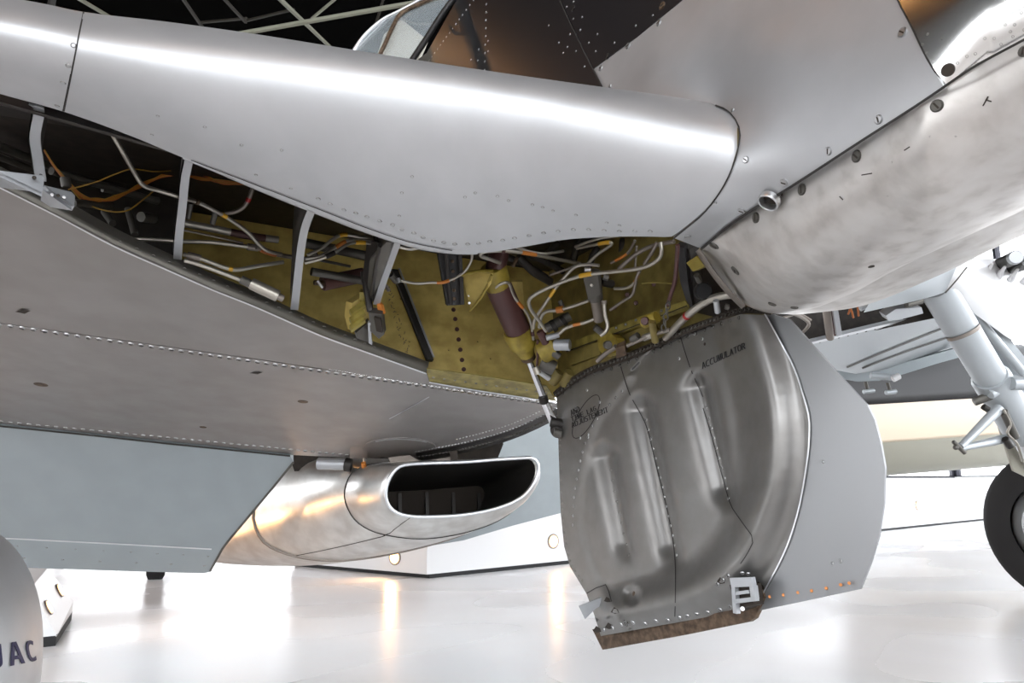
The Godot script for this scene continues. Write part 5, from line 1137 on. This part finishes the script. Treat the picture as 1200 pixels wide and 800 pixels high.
func far_gear(root: Node) -> void:
	var o := rod(1097, 336, 3.02, 1162, 444, 3.3, 18.5, M.strut_gray, root, "far_gear_leg"); o.set_meta("label", "silver grey main gear leg of the far wheel")
	rod(1160, 441, 3.28, 1200, 508, 3.5, 20.5, M.strut_gray, o, "oleo_cylinder"); rod(1196, 500, 3.48, 1222, 560, 3.66, 14.0, M.chrome, o, "oleo_piston")
	rod(1128.3, 388, 3.13, 1129, 389.2, 3.13, 18.8, M.pipe_dull, o, "leg_joint")
	rod(1160, 462, 3.25, 1192, 444, 3.28, 6.0, M.strut_gray, o, "collar_tube"); rod(1185, 449, 3.22, 1215, 449, 3.24, 8.0, M.strut_gray, o, "collar_arm")
	rod(1141, 471, 3.3, 1162, 463, 3.28, 5.0, M.fitting_gray, o, "pivot_bolt"); rod(1152, 476, 3.28, 1158, 480, 3.28, 4.0, M.dark_steel, o, "nut", -1.0, 6)
	rod(1171, 478, 3.28, 1126, 523, 3.2, 6.5, M.strut_gray, o, "torque_link", 4.0); rod(1178, 514, 3.36, 1126, 525, 3.2, 5.5, M.strut_gray, o, "torque_link", 3.6)
	rod(1117, 517, 3.19, 1131, 531, 3.19, 2.4, M.fitting_gray, o, "link_pin"); var mb := MB.new(); mb.ball(W(1120, 524, 3.18), Vector3.RIGHT * 0.016, Vector3.UP * 0.016, Vector3.BACK * 0.016, 8, 12); put(mb, "link_knuckle", M.fitting_gray, o)
	rod(1176, 482, 3.26, 1190, 512, 3.34, 4.5, M.fitting_gray, o, "brake_fitting"); rod(1178, 514, 3.3, 1184, 523, 3.32, 4.5, M.dark_steel, o, "nut", -1.0, 6)
	pipe([1176, 480, 3.24, 1184, 496, 3.28, 1181, 508, 3.3, 1192, 520, 3.36, 1198, 540, 3.45], 1.5, M.pipe, o, [], "brake_hose")
	# leg door behind the strut
	var f := Field.new(self, [1130, 358, 3.35, 1215, 450, 3.6, 1170, 500, 3.6]); var fa := func(x, y): return f.at(x, y)
	mb = MB.new(); sheet(mb, V([1128, 360, 1143, 347, 1160, 367, 1215, 436, 1215, 500, 1180, 450]), fa, 20.0, 0.02); var dr := put(mb, "far_leg_door", M.strut_gray, root)
	pipe([1133, 357, 3.3, 1170, 402, 3.42, 1215, 456, 3.55], 5.0, M.strut_gray, dr, [], "door_bead")
	mb = MB.new(); sheet(mb, V([1167, 488, 1180, 488, 1205, 560, 1188, 552]), func(x, y): return W(x, y, 3.62), 30.0, 0.02); put(mb, "lower_door", M.gray_paint, dr)
	# wheel: lathed tyre standing on the floor
	dk = 1.0; var c := W(1245, 617, 4.98); var R := c.y; var prof := []
	for q in [[0.55, 0.075], [0.72, 0.085], [0.86, 0.082], [0.95, 0.064], [0.99, 0.035], [1.0, 0.0], [0.99, -0.035], [0.95, -0.064], [0.86, -0.082], [0.72, -0.085], [0.55, -0.075]]: prof.append([q[0], q[1] * 1.4])
	var g := []
	for k in 49:
		var dir := (AX * cos(TAU * k / 48.0) + UA * sin(TAU * k / 48.0)); var row := PackedVector3Array()
		for q in prof: row.append(c + dir * q[0] * R + PH * q[1])
		g.append(row)
	mb = MB.new(); mb.grid(g, c); for i in mb.n.size(): mb.n[i] = -mb.n[i]
	for i in range(0, mb.v.size(), 3):
		var t := mb.v[i + 1]; mb.v[i + 1] = mb.v[i + 2]; mb.v[i + 2] = t; t = mb.n[i + 1]; mb.n[i + 1] = mb.n[i + 2]; mb.n[i + 2] = t
	o = put(mb, "far_wheel", M.rubber, root, "black tyre of the far main wheel")
	mb = MB.new(); mb.tube(PackedVector3Array([c - PH * 0.1, c - PH * 0.09, c + PH * 0.09, c + PH * 0.1]), [R * 0.4, R * 0.56, R * 0.56, R * 0.4], 32); put(mb, "hub", M.strut_gray, o)

# ---------------------------------------------------------------- other things in the hangar
func round_light(p: Vector3, n: Vector3, r: float, parent: Node) -> void:
	var mb := MB.new(); mb.tube(PackedVector3Array([p - n * 0.02, p + n * 0.006]), [r * 1.2, r * 1.2], 24); put(mb, "lamp_ring", M.pipe_dull, parent)
	mb = MB.new(); mb.tube(PackedVector3Array([p, p + n * 0.009]), [r, r * 0.95], 24); put(mb, "lamp_lens", M.lamp_glow, parent)
	var l := SpotLight3D.new(); l.name = "glow"; l.light_color = Color(1, 0.75, 0.5); l.light_energy = 0.6; l.light_size = r; l.spot_range = 30.0; l.spot_attenuation = 2.0; l.spot_angle = 60.0; l.shadow_enabled = true
	parent.add_child(l); l.position = p + n * 0.02 - org[parent]; l.look_at_from_position(l.position + org[parent], p + n * 2.0, Vector3.UP)
func plinth(called: String, foot: Array, high: float, label: String, lamps: Array, category := "plinth") -> void:
	var mid := Vector3.ZERO
	for p in foot: mid += p / foot.size()
	var t := thing(called, mid, label, category)
	var low := []; var up := []
	for p in foot: low.append(p + (mid - p).normalized() * 0.03); up.append(p + Vector3.UP * 0.035)
	var mb := MB.new(); mb.slab(low, Vector3.UP * 0.036); put(mb, "plinth_base", M.stencil, t)
	mb = MB.new(); mb.slab(up, Vector3.UP * (high - 0.035)); put(mb, "body", M.white_paint, t)
	for q in lamps:
		var a: Vector3 = foot[q[0]]; var b: Vector3 = foot[q[1]]; var n := (b - a).cross(Vector3.UP).normalized(); if n.dot(EYE - a) < 0: n = -n
		var p := on_plane(q[2], q[3], a, n); round_light(p + n * 0.002, n, q[4], t)
func others() -> void:
	var corner := on_floor(500, 678); var l := on_floor(360, 665); var r := on_floor(1215, 603)
	l = corner + (l - corner) * 1.15
	plinth("display_plinth", [corner, r, r + Vector3(-0.8, 0, -0.1), l + Vector3(0.3, 0, -0.5), l], 0.85, "long white display plinth behind the scoop, with small round lamps", [[0, 4, 463, 653, 0.055], [0, 1, 648, 634, 0.06], [0, 1, 1075, 592, 0.07]])
	# the black and cream aeroplane beyond the plinth
	dk = 1.4; var pa := W(940, 505, 13.2); var pb := W(1230, 482, 14.2); var ax := (pb - pa).normalized(); var side := ax.cross(Vector3.UP).normalized(); if side.dot(EYE - pa) < 0: side = -side
	var R := 1.42; var up := side.cross(ax); if up.y < 0: up = -up
	var mid := (pa + pb) / 2; mid.y = 0
	var t := thing("parked_aircraft", mid, "black topped cream aeroplane standing beyond the white plinth", "aircraft")
	var ctr_a := W(940, 500, 13.6); var ctr_b := W(1230, 481, 14.6); dk = 1.0
	for s in [["upper_fuselage", 1.75, 0.29, M.black_gloss], ["cream_band", 0.29, -0.40, M.cream], ["lower_fuselage", -0.40, -1.75, M.gray_paint]]:
		var g := []
		for i in 13:
			var row := PackedVector3Array(); var c := ctr_a.lerp(ctr_b, i / 12.0)
			for k in 13:
				var a: float = lerpf(s[1], s[2], k / 12.0); row.append(c + side * cos(a) * R * 0.8 + up * sin(a) * R * (1.35 if a > 0.6 else 1.0 + 0.35 * sstep(0.29, 0.6, a)))
			for k in 3: row.append(row[row.size() - 1] - side * 0.3)
			g.append(row)
		var mb := MB.new(); mb.grid(g, EYE); put(mb, s[0], s[3], t)
	for q in [0.2, 0.8]:
		var c := ctr_a.lerp(ctr_b, q); var mb := MB.new(); mb.tube(PackedVector3Array([Vector3(c.x, 0.3, c.z), c]), 0.06, 12); put(mb, "gear_leg", M.strut_gray, t)
		mb = MB.new(); mb.tube(PackedVector3Array([Vector3(c.x, 0.3, c.z) - side * 0.1, Vector3(c.x, 0.3, c.z) + side * 0.1]), 0.3, 28); put(mb, "wheel", M.rubber, t)
	# white stand with round lamps, at lower left
	stand()
	tank()
func stand() -> void:
	var b0 := on_floor(48, 762); var b1 := on_floor(68, 754); var d := dist(b0)
	var f0 := W(36, 689, d * 1.02); var f1 := W(56, 665, d * 1.16); var f2 := W(86, 704, d * 1.14); var f3 := W(66, 746, d * 1.03)
	var back := Vector3(-0.55, 0, -0.35); var mid := (b0 + b1) / 2 + back * 0.5; mid.y = 0
	var t := thing("lamp_stand", mid, "white sloping stand with two round lamps, at the lower left", "stand")
	var mb := MB.new(); var n := (f1 - f0).cross(f3 - f0).normalized(); if n.dot(EYE - f0) < 0: n = -n
	f2 = on_plane(86, 704, f0, n)
	var b2 := Vector3(f2.x, 0.05, f2.z); var g0 := Vector3(f0.x - 0.02, 0.05, f0.z); var b3 := Vector3(f3.x, 0.05, f3.z)
	mb.slab([f0, f1, f2, f3], -n * 0.03); put(mb, "lamp_panel", M.white_paint, t)
	mb = MB.new(); mb.flat([f0, f3, b3, g0], EYE - f0); mb.flat([f3, f2, b2, b3], Vector3.RIGHT)
	mb.flat([f0, f1, f1 + back, f0 + back], Vector3.UP); mb.flat([f1, f2, b2, b2 + back, f1 + back], Vector3.FORWARD); mb.flat([f0, g0, g0 + back, f0 + back], Vector3.LEFT); mb.flat([f0 + back, f1 + back, b2 + back, g0 + back], Vector3.LEFT); put(mb, "body", M.white_paint, t)
	mb = MB.new(); mb.slab([Vector3(g0.x, 0, g0.z), Vector3(b3.x, 0, b3.z), Vector3(b2.x, 0, b2.z), Vector3(b2.x, 0, b2.z) + back, Vector3(g0.x, 0, g0.z) + back], Vector3.UP * 0.05); put(mb, "plinth_base", M.stencil, t)
	for q in [[56, 712, 0.035], [69, 692, 0.035]]: round_light(on_plane(q[0], q[1], f0, n) + n * 0.002, n, q[2], t)
func tank() -> void:
	var d := 1.68; var c := W(-76, 806, d); var rx := 104.0 * d / FOC; var ry := c.y
	var t := thing("fuel_tank", Vector3(c.x, 0, c.z), "rounded silver tank with dark stencilled letters, cut by the left border", "tank")
	var mb := MB.new(); var zz := Vector3(-0.45, 0, -0.9).normalized(); mb.ball(c, zz.cross(Vector3.UP).normalized() * rx, Vector3.UP * ry, zz * 0.4, 40, 48)
	var o := put(mb, "shell", M.white_paint, t)
	o.mesh.surface_set_material(0, M.silver)
	var f := func(x, y):
		var rr := ray(x, y); var sx := zz.cross(Vector3.UP).normalized(); var e := func(v: Vector3) -> Vector3: return Vector3(v.dot(sx) / rx, v.y / ry, v.dot(zz) / 0.4)
		var oo: Vector3 = e.call(EYE - c); var dd: Vector3 = e.call(rr); var A := dd.dot(dd); var B := oo.dot(dd); var C := oo.dot(oo) - 1.0; var D := B * B - A * C
		return EYE + rr * ((-B - sqrt(maxf(D, 0.0))) / A)
	letters("J", f, Vector2(-8, 783), Vector2(3, 782), 28, M.stencil_blue, o, 0.0, "Droid Sans"); letters("A", f, Vector2(12, 780), Vector2(29, 777), 27, M.stencil_blue, o, 0.0, "Droid Sans"); letters("C", f, Vector2(34, 776), Vector2(43, 774), 25, M.stencil_blue, o, 0.0, "Droid Sans")
